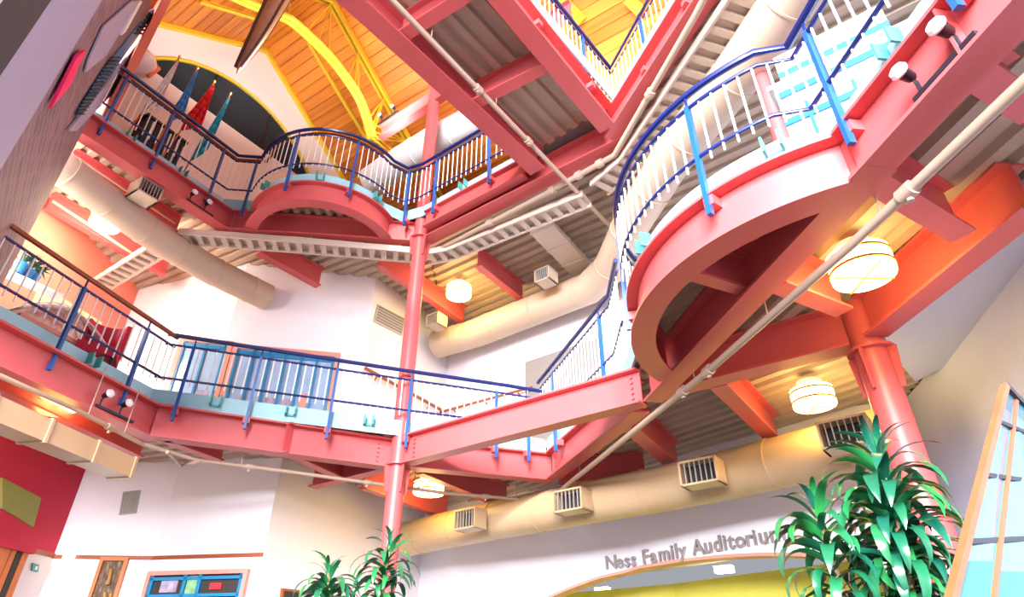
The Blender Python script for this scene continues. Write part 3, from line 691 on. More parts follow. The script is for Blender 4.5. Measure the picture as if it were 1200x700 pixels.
def track(label, path, zb, s0, s1, heads, out):
    """spotlights on a bar standing on the bottom flange of a beam"""
    (a, d), (b, _) = at_s(path, s0), at_s(path, s1); n_ = Vector((d.y, -d.x))*out
    A = Vector((a[0]+n_.x*.1, a[1]+n_.y*.1, zb+.07)); B = Vector((b[0]+n_.x*.1, b[1]+n_.y*.1, zb+.07))
    t = thing('track_spotlights', label, 'spotlight', tuple(A)); MB().bar(A, B, .035, .035).build('track_bar', 'black', t)
    for u, aim in heads:
        c = A.lerp(B, u); k = Vector((n_.x, n_.y, 0))
        h = c+Vector((0, 0, .16))+k*.04; st = MB().tube([c, c+Vector((0, 0, .10)), h], .014, 6).build('stem', 'black', t, True)
        ax = (k*.8+Vector((d.x, d.y, 0))*aim+Vector((0, 0, .25))).normalized(); R = ax.to_track_quat('Z', 'Y').to_matrix()
        hd = MB().lathe(h, [(.02, -.05), (.035, -.03), (.045, .05)], 14, R).build('lamp_head', 'black', t, True)
        MB().lathe(h+ax*.05, [(.055, 0), (.062, .015), (.05, .045), (.02, .06)], 16, R).build('lamp_globe', 'lamp', hd, True)
    return t
sA = nearest(E_R, P2(1065, 125, B2)); sB = nearest(E_R, P2(1140, 45, B2))
track('pair of white-headed spotlights on a black bar, upper right fascia', E_R, B2, sA, sB, ((.12, .1), (.78, .1)), 1)
sA = nearest(E_left2, P2(116, 480, B2)); sB = nearest(E_left2, P2(160, 500, B2))
track('pair of small spotlights on the dark red fascia, lower left', E_left2, B2, sA, sB, ((.08, 0), (.6, 0)), 1)
sA = nearest(E_left3, P2(214, 238, B3)); sB = nearest(E_left3, P2(246, 258, B3))
track('pair of small spotlights on the salmon fascia of the flag gallery', E_left3, B3, sA, sB, ((.1, 0), (.65, 0)), 1)
p = W(445, 152, C1, TB[1]); 
track('tiny spotlights standing on the pink roof tie beam', [tuple(p.xy-Vector((.8, -.6))*.1), tuple(p.xy+Vector((.8, -.6))*1.2)], 14.05, .1, .9, ((.2, 0), (.8, 0)), 1)

# ============================================================ ROOF TRUSS
def roofhit(x, y, side):
    s = sl if side == 0 else sr
    o = Vector((0, 0, EYE)); r = Vector(ray(x, y))
    # z = za + s*(gt-ta)
    k = (za+s*((o-gO).dot(gd)-ta)-o.z)/(r.z-s*r.dot(gd)); return o+r*k
c0, c1 = roofhit(382, 0, 1), roofhit(476, 145, 1)
dT = ((c0-gO).dot(gD)+(c1-gO).dot(gD))/2
def Tq(x, y): 
    a = gO+gD*dT; return W(x, y, a.xy, (a+gd).xy)
def truss(label, d0, arched):
    t = thing('roof_truss', label, 'roof truss', tuple(gp(ta, za-.3, d0)))
    for a, b in ((TL, ta), (ta, TR-1)):
        for o in (-.07, .07): MB().bar(gp(a, roofz(a)-.10, d0+o), gp(b, roofz(b)-.10, d0+o), .07, .14).build('rafter', 'yellow', t)
    pts = arched
    for o in (-.07, .07): MB().tube([p+gD*(d0-dT+o) for p in pts], .075, 8).build('arched_tie', 'yellow', t, True)
    tt = [gt(p) for p in pts]
    nodes = [ta]+[ta+(k*1.15) for k in (-2, -1, 1, 2, 3, 4)]
    for tn in nodes:
        if tn < TL or tn > TR-1: continue
        top = gp(tn, roofz(tn)-.14, d0)
        for q in sorted(pts, key=lambda p: abs(gt(p)-tn))[:3]:
            e = q+gD*(d0-dT)
            if .15 < (e-top).length < 2.6: MB().tube([top, e], .028, 6).build('web_strut', 'yellow', t, True)
    return t
arcpx = [(240, -22), (285, 0), (325, 17), (345, 27), (385, 65), (415, 105), (427, 130), (436, 162)]
arcp = [Tq(x, y) for x, y in arcpx]
# smooth the arch
def catmull(pts, n=4):
    out = []
    for i in range(len(pts)-1):
        p0 = pts[max(0, i-1)]; p1 = pts[i]; p2 = pts[i+1]; p3 = pts[min(len(pts)-1, i+2)]
        for k in range(n):
            u = k/n; out.append(.5*((2*p1)+(p2-p0)*u+(2*p0-5*p1+4*p2-p3)*u*u+(3*p1-p0-3*p2+p3)*u**3))
    return out+[pts[-1]]
truss('yellow steel roof truss with a curved tie, between gable and bridge', dT, catmull(arcp, 3))
truss('yellow roof truss partly hidden above the bridge', dT+4.6, catmull(arcp, 2))
# thin purlins on the boards
def purlin(label, a, b, sa, sb):
    t = thing('roof_purlin', label, 'roof beam', tuple(roofhit(*a, sa))); A, B = roofhit(*a, sa), roofhit(*b, sb)
    MB().bar(A-Vector((0, 0, .05)), B-Vector((0, 0, .05)), .06, .08).build('bar', 'yellow', t); MB().bar(A-Vector((0, 0, .10)), B-Vector((0, 0, .10)), .1, .02).build('lower_flange', 'yellow', t)
purlin('thin yellow rafter on the boards left of the canoe', (236, 0), (318, 25), 0, 0)
purlin('thin yellow rafter on the boards right of the canoe', (362, 48), (432, 165), 1, 1)

def uplight(loc, e, col):
    l = bpy.data.lights.new('uplight', 'SPOT'); l.energy = e; l.color = col; l.spot_size = math.radians(150); l.spot_blend = .6; l.shadow_soft_size = .3
    o = bpy.data.objects.new('uplight', l); COL.objects.link(o); o.location = loc; o.rotation_euler = (math.pi, 0, 0)
for loc, e in (((-3.2, 10.6, 13.2), 330), ((-5.6, 9.0, 12.6), 420), ((1.8, 9.6, 12.2), 380), ((-1.5, 4.5, 11.2), 420)): uplight(loc, e, (1, .93, .85))

# ============================================================ CANOE
def canoe():
    tip = D(290, 76, 10.2); far = D(385, -95, 9.0); d = (far-tip).normalized(); L = 5.2
    sd = d.cross(Vector((0, 0, 1))).normalized(); up = sd.cross(d)
    t = thing('hanging_canoe', 'slender brown canoe hung under the timber roof, tip pointing down left', 'canoe', tuple(tip))
    hull = MB(); n = 20; m = 10; rows = []
    for i in range(n+1):
        u = i/n; hw_ = .22*math.sin(math.pi*(u*.94+.03))**.7; dep = .30*math.sin(math.pi*(u*.9+.05))**.5; ris = .25*(2*u-1)**4
        rows.append([tip+d*(L*u)+sd*(hw_*math.cos(math.pi*j/m))+up*(-dep*math.sin(math.pi*j/m)+ris+dep) for j in range(m+1)])
    for a, b in zip(rows, rows[1:]):
        for j in range(m): hull.add([a[j], a[j+1], b[j+1], b[j]], [(0, 1, 2, 3)])
    h = hull.build('hull', 'canoe', t, True)
    for j in (0, m): MB().tube([r[j] for r in rows], .045, 8).build('gunwale', 'canoe_dark', t, True)
    MB().tube([r[m//2]-up*.01 for r in rows], .03, 6).build('keel_strip', 'canoe_dark', t, True)
    for s in (2, 3): 
        k = [r[s*2] for r in rows]
    MB().tube([tip-d*.16+up*.28, tip+d*.12+up*.3], .06, 8, rs=[.015, .07]).build('prow', 'pinktrim', t, True)
    for u in (4, 16): MB().tube([rows[u][0], rows[u][0]+Vector((0, 0, 3))], .006, 5).build('hanging_cord', 'black', t)
canoe()

# ============================================================ FLAGS on the upper gallery
fo = Vector((-7.25, 7.37))+Vector((-.87, .49))*.7; fb = fo+Vector((.49, .87))
def flag(label, top, bot, m, w_, m2=None):
    A = W(*bot, fo, fb); B = W(*top, fo, fb); base = A+(A-B).normalized()*((A.z-S3)/max(.2, (B-A).normalized().z)) if A.z > S3 else A
    t = thing('flag', label, 'flag', (base.x, base.y, S3))
    MB().tube([base, B], .016, 8).build('pole', 'orangewood', t, True); MB().lathe(B, [(.01, 0), (.035, .03), (.02, .08)], 8).build('finial', 'brass', t, True)
    mb = MB(); n = 9; k = 8; d = (A-B); side = Vector((.49, .87, 0))
    rows = []
    for i in range(n+1):
        u = i/n; c = B+d*(.06+.98*u); wd = w_*(.12+.88*u**.8)*(1 if u < .8 else 1-.9*(u-.8)/.2)
        rows.append([c+side*(wd*(j/k-.25))+Vector((.87, -.49, 0))*(.035+.05*math.sin(j*2.3+u*3)*u) for j in range(k+1)])
    for a, b in zip(rows, rows[1:]):
        for j in range(k): mb.add([a[j], a[j+1], b[j+1], b[j]], [(0, 1, 2, 3)])
    o = mb.build('cloth', m, t, True); o.modifiers.new('thickness', 'SOLIDIFY').thickness = .008
flag('white flag with a blue patch hanging limp, leftmost of the four flags', (210, 68), (166, 132), 'white_cloth', .26)
flag('sky blue limp flag, second from the left', (231, 81), (199, 140), 'blue_cloth', .26)
flag('red limp flag with a dark tip, third from the left', (251, 97), (214, 150), 'red_cloth', .42)
flag('cyan limp flag, rightmost of the four flags', (270, 111), (226, 184), 'cyan_cloth', .26)
# black slatted bin, white bust by the gable
def slatted_box():
    c = W(190, 172, fo, fb); base = Vector((c.x-.25, c.y+.14, S3)); t = thing('slatted_bin', 'black slatted box behind the flag gallery railing', 'bin', tuple(base)); an = math.atan2(.87, .49); R = Matrix.Rotation(an, 3, 'Z')
    MB().box(base+Vector((0, 0, .7)), .86, .36, .9, an).build('body', 'charcoal', t); MB().box(base+Vector((0, 0, 1.18)), .95, .46, .06, an).build('lid', 'black', t); MB().box(base+Vector((0, 0, .13)), .9, .4, .26, an).build('plinth', 'black', t)
    for i in range(9): MB().box(base+R@Vector((-.38+i*.095, -.2, .7)), .03, .04, .84, an).build('slat', 'white' if i % 2 else 'charcoal', t)
slatted_box()
def megaphone():
    c = G(154, 82)+gD*.35; t = thing('wall_loudspeaker', 'white round drum with red fittings beside the louvred window', 'loudspeaker', tuple(c)); R = Vector((.5, -.5, -.55)).to_track_quat('Z', 'Y').to_matrix()
    MB().lathe(c, [(.18, -.25), (.30, -.12), (.34, .1), (.26, .3), (.1, .36)], 18, R).build('shell', 'white', t, True)
    MB().tube([c+Vector((.1, .25, .35)), c+Vector((.32, .2, .05)), c+Vector((.25, .1, -.35))], .05, 8).build('bracket', 'coralwall', t, True)
megaphone()

# ============================================================ LEFT BRICK WALL DETAILS
def onbrick(x, y): return W(x, y, BK1, BK0)
bdir = (Vector(BK0)-Vector(BK1)).normalized(); bn = Vector((bdir.y, -bdir.x))
if bn.dot(Vector((1, 0))) < 0: bn = -bn
def plate(pts, off, th, name, m, parent=None, fn=onbrick):
    q = [fn(x, y)+Vector((bn.x, bn.y, 0))*off for x, y in pts]; r = [p+Vector((bn.x, bn.y, 0))*th for p in q]; n = len(q)
    return MB().add(q+r, [tuple(range(n))[::-1], tuple(range(n, 2*n))]+[(i, (i+1) % n, n+(i+1) % n, n+i) for i in range(n)]).build(name, m, parent)
sg = plate([(84, 62), (94, 56), (75, 98), (52, 124)], .03, .03, 'hanging_banner', 'magenta'); tag(sg, 'bright magenta banner on the brick wall at upper left', 'banner')
struct(plate([(152, 0), (160, 0), (122, 64), (96, 84), (100, 70), (118, 30)], .012, .02, 'trim_3', 'purple'))
struct(plate([(160, 0), (164, 0), (144, 36), (139, 40)], .012, .03, 'trim_4', 'white'))
struct(plate([(196, 0), (204, 0), (150, 88), (86, 152), (76, 152), (120, 100)], .012, .03, 'trim_5', 'purple'))
v1 = plate([(176, 10), (183, 10), (132, 82), (87, 138), (92, 124), (120, 80)], .012, .01, 'window_3', 'bluedoor'); struct(v1)
for (ax, ay), (bx_, by), n in (((178, 14), (160, 38), 7), ((133, 66), (90, 132), 17)):
    for i in range(n):
        u = i/(n-1); x, y = ax+(bx_-ax)*u, ay+(by-ay)*u
        plate([(x-5, y-.8), (x+5, y-.8), (x+5, y+.8), (x-5, y+.8)], .022, .03, 'slat', 'charcoal', v1)

# ============================================================ LOWER LEFT WALL DETAILS
zt_ = 3.42
struct(MB().sweep([RED0, KN], [(-.03, zt_-.05), (0, zt_-.05), (0, zt_+.02), (-.03, zt_+.02)]).build('trim_6', 'woodtrim'))
struct(MB().sweep([KN, KINK, CRN1], [(-.03, zt_-.06), (0, zt_-.06), (0, zt_), (-.03, zt_)]).build('trim_7', 'woodtrim'))
LWB = [KN, KINK, CRN1]
def onwall(path, pts, th, name, m, parent=None, off=.0):
    q = []; 
    for x, y in pts:
        h = onpath(x, y, path); q.append(h)
    c = sum(q, Vector())/len(q); nrm = (q[1]-q[0]).cross(q[2]-q[0]).normalized()
    if nrm.dot(Vector((0, 0, EYE))-c) < 0: nrm = -nrm
    nrm.z = 0; nrm.normalize(); q = [p+nrm*off for p in q]; r = [p+nrm*th for p in q]; n = len(q)
    return MB().add(q+r, [tuple(range(n))[::-1], tuple(range(n, 2*n))]+[(i, (i+1) % n, n+(i+1) % n, n+i) for i in range(n)]).build(name, m, parent)
def quad_in(p, u0, v0, u1, v1):
    """sub-quad of a pixel quad (tl, tr, br, bl)"""
    def q(u, v):
        a = lerp(p[0], p[1], u); b = lerp(p[3], p[2], u); return lerp(a, b, v)
    return [q(u0, v0), q(u1, v0), q(u1, v1), q(u0, v1)]
def rect_on(path, tl, tr, zb_):
    """upright rectangle on a wall from its two top corners down to height zb_"""
    a, b = onpath(*tl, path), onpath(*tr, path); return a, b, zb_
def wall_frame(name, label, cat, tl, tr, zb_, path, fr, fm, im, depth=.06):
    a, b = onpath(*tl, path), onpath(*tr, path); z1 = (a.z+b.z)/2; a.z = b.z = z1; d = (b-a).normalized(); nrm = Vector((d.y, -d.x, 0))
    if nrm.dot(-a) < 0: nrm = -nrm
    t = thing(name, label, cat, (a.x, a.y, zb_)); 
    def bx(p0, p1, z0_, z1_, th, nm, m, par, off=0):
        A = p0+nrm*off; B = p1+nrm*off; vs = [(A.x, A.y, z0_), (B.x, B.y, z0_), (B.x, B.y, z1_), (A.x, A.y, z1_)]; k = nrm*th
        vs += [(x+k.x, y+k.y, z) for x, y, z in vs]
        return MB().add(vs, [(3, 2, 1, 0), (4, 5, 6, 7), (0, 1, 5, 4), (1, 2, 6, 5), (2, 3, 7, 6), (3, 0, 4, 7)]).build(nm, m, par)
    bx(a, b, zb_, z1, .02, 'back_panel', im, t); L = (b-a).length
    bx(a-d*fr, b+d*fr, z1, z1+fr, depth, 'frame_top', fm, t); bx(a-d*fr, a, zb_-fr, z1, depth, 'frame_side', fm, t); bx(b, b+d*fr, zb_-fr, z1, depth, 'frame_side', fm, t); bx(a, b, zb_-fr, zb_, depth, 'frame_bottom', fm, t)
    return t, a, b, d, nrm, z1, bx
# vent
g = onwall(LWB, [(145, 577), (165, 575), (160, 602), (140, 604)], .03, 'wall_vent', 'grille'); tag(g, 'grey louvred vent on the white wall at lower left', 'vent')
for i in range(7): onwall(LWB, quad_in([(145, 577), (165, 575), (160, 602), (140, 604)], .06+i*.13, .06, .12+i*.13, .94), .02, 'slat', 'grille', g, off=.03)
t, a, b, d, nr, z1, bx = wall_frame('relief_panel', 'bronze relief picture in a brown wooden frame at lower left', 'picture', (123, 657), (147, 659), 1.9, LWB, .06, 'orangewood', 'picture')
for i in range(7):
    u = .1+.8*random.random(); zz = z1-.1-random.random()*.9; p = a.lerp(b, u); MB().tube([p+Vector((0, 0, zz-z1))+nr*.03, p+Vector((random.uniform(-.1, .1), 0, zz-z1-.25))+nr*.05], .03, 6).build('relief_figure', 'brass', t, True)
t, a, b, d, nr, z1, bx = wall_frame('display_case', 'display case with teal shelves in a pink wood frame at lower left', 'display case', (184, 663), (286, 686), 1.7, [KINK, CRN1], .07, 'pinktrim', 'dark', .10)
for u in (0, .36, .52, .96): bx(a.lerp(b, u), a.lerp(b, u+.035), 1.7, z1, .07, 'upright', 'bluedoor', t)
for zz in (z1-.05, z1-.32, z1-.6): bx(a, b, zz-.03, zz+.02, .07, 'shelf', 'bluedoor', t)
bx(a.lerp(b, .12), a.lerp(b, .3), z1-.27, z1-.08, .04, 'poster', 'poster', t); bx(a.lerp(b, .40), a.lerp(b, .51), z1-.3, z1-.02, .05, 'poster', 'posterg', t)
bx(a.lerp(b, .66), a.lerp(b, .78), z1-.24, z1-.14, .06, 'notice', 'postred', t); bx(a.lerp(b, .1), a.lerp(b, .3), z1-.6, z1-.36, .04, 'poster', 'poster', t)
def sconce():
    h = onpath(81, 660, LWB); t = thing('wall_sconce', 'small white glowing wall sconce at the crimson wall corner', 'wall light', tuple(h)); 
    MB().box(h+Vector((0, -.07, 0)), .14, .12, .46).build('diffuser', 'shadedim', t); MB().box(h+Vector((0, -.01, 0)), .18, .03, .5).build('back_plate', 'white', t)
sconce()
# crimson wall: olive panel, door recess, signs
RDW = [RED0, KN]
op = onwall([RED0, KN], [(0, 560), (46, 584), (37, 618), (0, 596)], .04, 'wall_panel', 'olive'); tag(op, 'olive green panel on the crimson wall above the doorway', 'wall panel')
h0 = onpath(18, 622, RDW); 
t = thing('door_surround', 'brown wooden doorway at the lower left edge', 'doorway', (h0.x, h0.y, 0))
dq = RED0; ka = Vector((KN[0]-RED0[0], KN[1]-RED0[1])).normalized(); nn = Vector((ka.y, -ka.x))
dend = onpath(22, 640, RDW).xy+nn*.1
for o, w_, mm, nm in ((0, .12, 'orangewood', 'jamb'), (.14, .10, 'dark', 'door_gap'), (.26, .10, 'orangewood', 'jamb'), (.38, .6, 'orangewood', 'door_leaf')):
    c = dend-ka*(o+w_/2); MB().box((c.x+nn.x*.06, c.y+nn.y*.06, 1.65), w_, .14, 3.3, math.atan2(ka.y, ka.x)).build(nm, mm, t)
c = dend-ka*.5; MB().box((c.x+nn.x*.08, c.y+nn.y*.08, 3.36), 1.1, .22, .12, math.atan2(ka.y, ka.x)).build('lintel', 'crimson', t)
sgn = onwall(RDW, [(37, 660), (44, 662), (43, 671), (36, 669)], .03, 'wall_sign', 'green'); tag(sgn, 'small teal sign on the white wall under the crimson wall', 'sign')
MB().box(onpath(40, 666, RDW)+Vector((.035, 0, 0)), .01, .05, .05).build('pictogram', 'white', sgn)
sgn = onwall(RDW, [(20, 652), (23, 653), (21, 664), (18, 663)], .03, 'wall_switch', 'charcoal'); tag(sgn, 'narrow dark plate beside the wooden doorway', 'wall plate')
# small brown thing low on the warm wall (clock case edge)
pc = onwall([CRN1, AUD0], [(329, 690), (349, 692), (347, 712), (327, 710)], .05, 'notice_board', 'woodtrim'); tag(pc, 'dark brown framed board at the bottom edge left of the plant', 'notice board')
onwall([CRN1, AUD0], [(331, 693), (347, 695), (345, 712), (329, 710)], .015, 'board_face', 'dark', pc, off=.05)

# ============================================================ UPPER WALL DETAILS (level 2 gallery)
UW = [(-6.27, 11.9), CRN2]
t, a, b, d, nr, z1, bx = wall_frame('glazed_door', 'single blue-framed glass door, left of the wide one on the gallery', 'door', (217, 400), (267, 407), S2+.02, UW, .10, 'pinktrim', 'doorglass')
for u in (0, .5, .94): bx(a.lerp(b, u), a.lerp(b, u+.05), S2, z1, .06, 'stile', 'bluedoor', t)
bx(a, b, z1-.12, z1-.04, .06, 'transom', 'bluedoor', t); bx(a.lerp(b, .55), a.lerp(b, .85), S2+.4, S2+1.3, .03, 'poster', 'poster', t); bx(a.lerp(b, .1), a.lerp(b, .45), S2+.5, S2+1.2, .03, 'poster', 'white_cloth', t)
t, a, b, d, nr, z1, bx = wall_frame('glazed_doors', 'wide row of blue-framed glass doors on the middle gallery', 'door', (279, 409), (393, 420), S2+.02, UW, .10, 'pinktrim', 'doorglass')
for i in range(7): u = i/6*.97; bx(a.lerp(b, u), a.lerp(b, u+.025), S2, z1, .06, 'stile', 'bluedoor', t)
bx(a, b, z1-.14, z1-.04, .06, 'transom', 'bluedoor', t)
for u in (.1, .38, .55): bx(a.lerp(b, u), a.lerp(b, u+.1), S2+1.0, S2+1.25, .04, 'poster', 'poster', t)
bx(a.lerp(b, .72), a.lerp(b, .79), S2, S2+1.4, .05, 'poster', 'pinktrim', t)
ret = [CRN2, (-1.75, 15.1)]
g = onwall(ret, [(442, 357), (474, 374), (470, 394), (437, 377)], .03, 'wall_vent', 'grille'); tag(g, 'grey return-air vent on the cream wall left of the pink column', 'vent')
for i in range(6): onwall(ret, quad_in([(442, 357), (474, 374), (470, 394), (437, 377)], .05, .08+i*.15, .95, .14+i*.15), .02, 'slat', 'recess', g, off=.03)
hr = thing('wall_handrail', 'sloping brown handrail on the wall behind the middle gallery railing', 'handrail', tuple(onpath(424, 434, ret)))
pts = [onpath(424, 434, ret)+Vector((.1, -.1, 0)), onpath(512, 482, ret)+Vector((.1, -.1, 0))]; MB().tube(pts, .04, 8).build('rail', 'woodtrim', hr, True)
for u in (.15, .5, .85): c = pts[0].lerp(pts[1], u); MB().tube([c, c+Vector((-.1, .12, -.08))], .015, 6).build('bracket', 'woodtrim', hr, True)
hr = thing('wall_handrail', 'pale wall handrail rising right towards the grey recess', 'handrail', tuple(onpath(520, 480, L3W)))
pts = [onpath(521, 485, L3W)+Vector((-.1, -.1, 0)), onpath(628, 456, L3W)+Vector((-.1, -.1, 0))]; MB().tube(pts, .035, 8).build('rail', 'woodtrim', hr, True)
for u in (.15, .5, .85): c = pts[0].lerp(pts[1], u); MB().tube([c, c+Vector((.1, .12, -.08))], .015, 6).build('bracket', 'woodtrim', hr, True)
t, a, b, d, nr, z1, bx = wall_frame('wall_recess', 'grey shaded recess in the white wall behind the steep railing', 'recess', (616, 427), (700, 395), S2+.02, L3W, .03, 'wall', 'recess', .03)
# coral wall details at far left: pale yellow panel, quilt stand, red seat, shelf plants
CW = [G0, G1]
yp = onwall(CW, [(46, 334), (118, 378), (100, 424), (30, 375)], .04, 'wall_panel', 'paleyellow'); tag(yp, 'pale yellow panel on the coral wall behind the left gallery railing', 'wall panel')
cw0 = P(60, 392, S2+.5)
st = thing('quilt_table', 'low table under a pale patterned quilt behind the left gallery railing', 'table', (cw0.x, cw0.y, S2)); an = math.radians(70)
MB().box((cw0.x, cw0.y, S2+.42), 1.3, .6, .06, an).build('tabletop', 'pinktrim', st)
R = Matrix.Rotation(an, 3, 'Z')
for x in (-.58, .58):
    for y in (-.24, .24): MB().box(Vector((cw0.x, cw0.y, S2+.2))+R@Vector((x, y, 0)), .06, .06, .4, an).build('leg', 'pinktrim', st)
qm = MB(); rows = []
for i in range(13):
    u = i/12; rows.append([Vector((cw0.x, cw0.y, S2+.47))+R@Vector((-.7+1.4*u, -.36+.72*j/6, .5*math.sin(math.pi*u)*(.6+.4*math.sin(math.pi*j/6)))) for j in range(7)])
for a_, b_ in zip(rows, rows[1:]):
    for j in range(6): qm.add([a_[j], a_[j+1], b_[j+1], b_[j]], [(0, 1, 2, 3)])
q = qm.build('quilt', 'quilt', None, True); q.modifiers.new('thickness', 'SOLIDIFY').thickness = .03; tag(q, 'pale pink patterned quilt heaped on the low table', 'quilt')
cs = P(94, 402, S2+.4)+Vector((.1, .3, 0))
st = thing('armchair', 'crimson upholstered chair behind the second left-gallery post', 'armchair', (cs.x, cs.y, S2))
MB().box((cs.x, cs.y, S2+.36), .55, .5, .16, .5).build('seat', 'sofa', st); R = Matrix.Rotation(.5, 3, 'Z')
bk = MB(); 
for i in range(9):
    an = math.pi*(.1+.8*i/8); c = Vector((cs.x, cs.y, 0))+R@Vector((.27*math.cos(an), .24*math.sin(an), 0)); bk.box((c.x, c.y, S2+.65), .13, .07, .55, .5+an+math.pi/2)
bk.build('backrest', 'sofa', st)
for x in (-.22, .22):
    for y in (-.2, .2): MB().box(Vector((cs.x, cs.y, S2+.14))+R@Vector((x, y, 0)), .04, .04, .28, .5).build('leg', 'black', st)
for i, (x, y) in enumerate(((20, 320), (28, 327), (35, 333))):
    c = P(x, y, 6.9); t = thing('potted_plant', ('small green potted plant in the left gallery window, %s' % ('leftmost of three', 'middle of three', 'rightmost of three')[i]), 'plant', tuple(c), None)
    MB().lathe(c, [(.07, 0), (.1, .18)], 10).build('pot', 'bluepaint', t, True); f = MB()
    for k in range(14):
        an = k*2.4; f.add([c+Vector((0, 0, .18)), c+Vector((.1*math.cos(an), .1*math.sin(an), .32)), c+Vector((.22*math.cos(an+.2), .22*math.sin(an+.2), .3+.1*math.sin(k))), c+Vector((.1*math.cos(an+.5), .1*math.sin(an+.5), .30))], [(0, 1, 2, 3)])
    f.build('foliage', 'leaf', t)
sh = P(30, 330, 6.86); sf = MB().box((sh.x-.02, sh.y+.05, 6.87), .25, 1.0, .04, -.5).build('plant_shelf', 'white'); tag(sf, 'white shelf holding three small plants at the far left', 'shelf')

# ============================================================ WHITE STAIR on the right gallery (seen through the balusters)
def cabinet():
    c = P(985, 100, 6.1); t = thing('display_counter', 'white counter with two blue bands behind the upper right railing', 'counter', (c.x, c.y, S2)); an = math.atan2(-.6, .8); R = Matrix.Rotation(an, 3, 'Z')
    def b(x, y, z, sx, sy, sz, nm, m, par=None): MB().box(Vector((c.x, c.y, S2))+R@Vector((x, y, z)), sx, sy, sz, an).build(nm, m, par or t)
    b(.05, .3, .52, 1.15, .5, 1.04, 'body', 'white'); b(.05, .3, 1.13, 1.25, .56, .05, 'countertop', 'white'); b(.05, .3, 1.4, 1.0, .3, .48, 'upper_shelf', 'white')
    for z in (.62, .98): b(.05, .04, z, 1.16, .03, .07, 'blue_band', 'bluepaint')
    b(.05, .14, 1.35, 1.0, .03, .06, 'blue_band', 'bluepaint')
    for x in (-.3, .1, .5): b(x, .035, .4, .03, .03, .75, 'blue_strip', 'bluepaint')
cabinet()
rc = D(905, 130, 6.6); column('slim red column behind the big round balcony railing', (rc.x, rc.y), S2, T3, .1, ())
# things seen through the V opening
for i, (x, y, dd, s) in enumerate(((694, 62, 14.5, 1.1), (718, 45, 14.8, .9))):
    c = D(x, y, dd); o = MB().box(c, s, .5, .5, -.64).build('roof_cabinet', 'white'); tag(o, ('white plaster box under the timber roof, %s of the two in the V opening' % ('left', 'right')[i]), 'plaster box')
for i, (p0, p1) in enumerate((((655, -5), (682, 22)), ((735, -5), (750, 10)))):
    A, B = roofhit(*p0, 1), roofhit(*p1, 1); o = MB().bar(A-Vector((0, 0, .1)), B-Vector((0, 0, .1)), .22, .18).build('roof_rafter', 'yellow'); tag(o, 'yellow rafter piece seen through the V opening, %s' % ('left one', 'right one')[i], 'roof beam')

# ============================================================ LETTERING on the curved wall
def lettering():
    txt = 'Ness Family Auditorium'; t = None
    a, b = onpath(711, 668, AUD), onpath(925, 633, AUD); s0, s1 = nearest(AUD, a.xy), nearest(AUD, b.xy)
    adv = {'i': .30, 'l': .28, 't': .40, 'm': .86, ' ': .36, 'N': .74, 'F': .60, 'A': .70, 'r': .42, 's': .50, 'y': .54}
    tot = sum(adv.get(c, .58) for c in txt); size = (s1-s0)/tot; s = s0
    t = thing('wall_lettering', 'raised grey metal letters reading Ness Family Auditorium on the curved wall', 'sign', tuple(a))
    smooth = []
    for ch in txt:
        w_ = adv.get(ch, .58)*size
        if ch != ' ':
            p, d = at_s(AUD, s); p1, _ = at_s(AUD, s+w_); dv = (Vector(p1)-Vector(p)).normalized(); u = (s-s0)/(s1-s0); z = a.z*(1-u)+b.z*u
            cu = bpy.data.curves.new('letter', 'FONT'); cu.body = ch; cu.size = size*1.06; cu.extrude = .022; cu.offset = size*.014; cu.resolution_u = 3
            tmp = bpy.data.objects.new('tmp', cu); COL.objects.link(tmp); dg = bpy.context.evaluated_depsgraph_get(); me = bpy.data.meshes.new_from_object(tmp.evaluated_get(dg)); bpy.data.objects.remove(tmp)
            me.materials.clear(); me.materials.append(M['steel']); n_ = Vector((dv.y, -dv.x))
            o = bpy.data.objects.new('letter', me); COL.objects.link(o); o.location = (p[0]+n_.x*.05, p[1]+n_.y*.05, z); o.rotation_euler = (math.pi/2, 0, math.atan2(dv.y, dv.x)); put(o, t)
        s += w_
lettering()

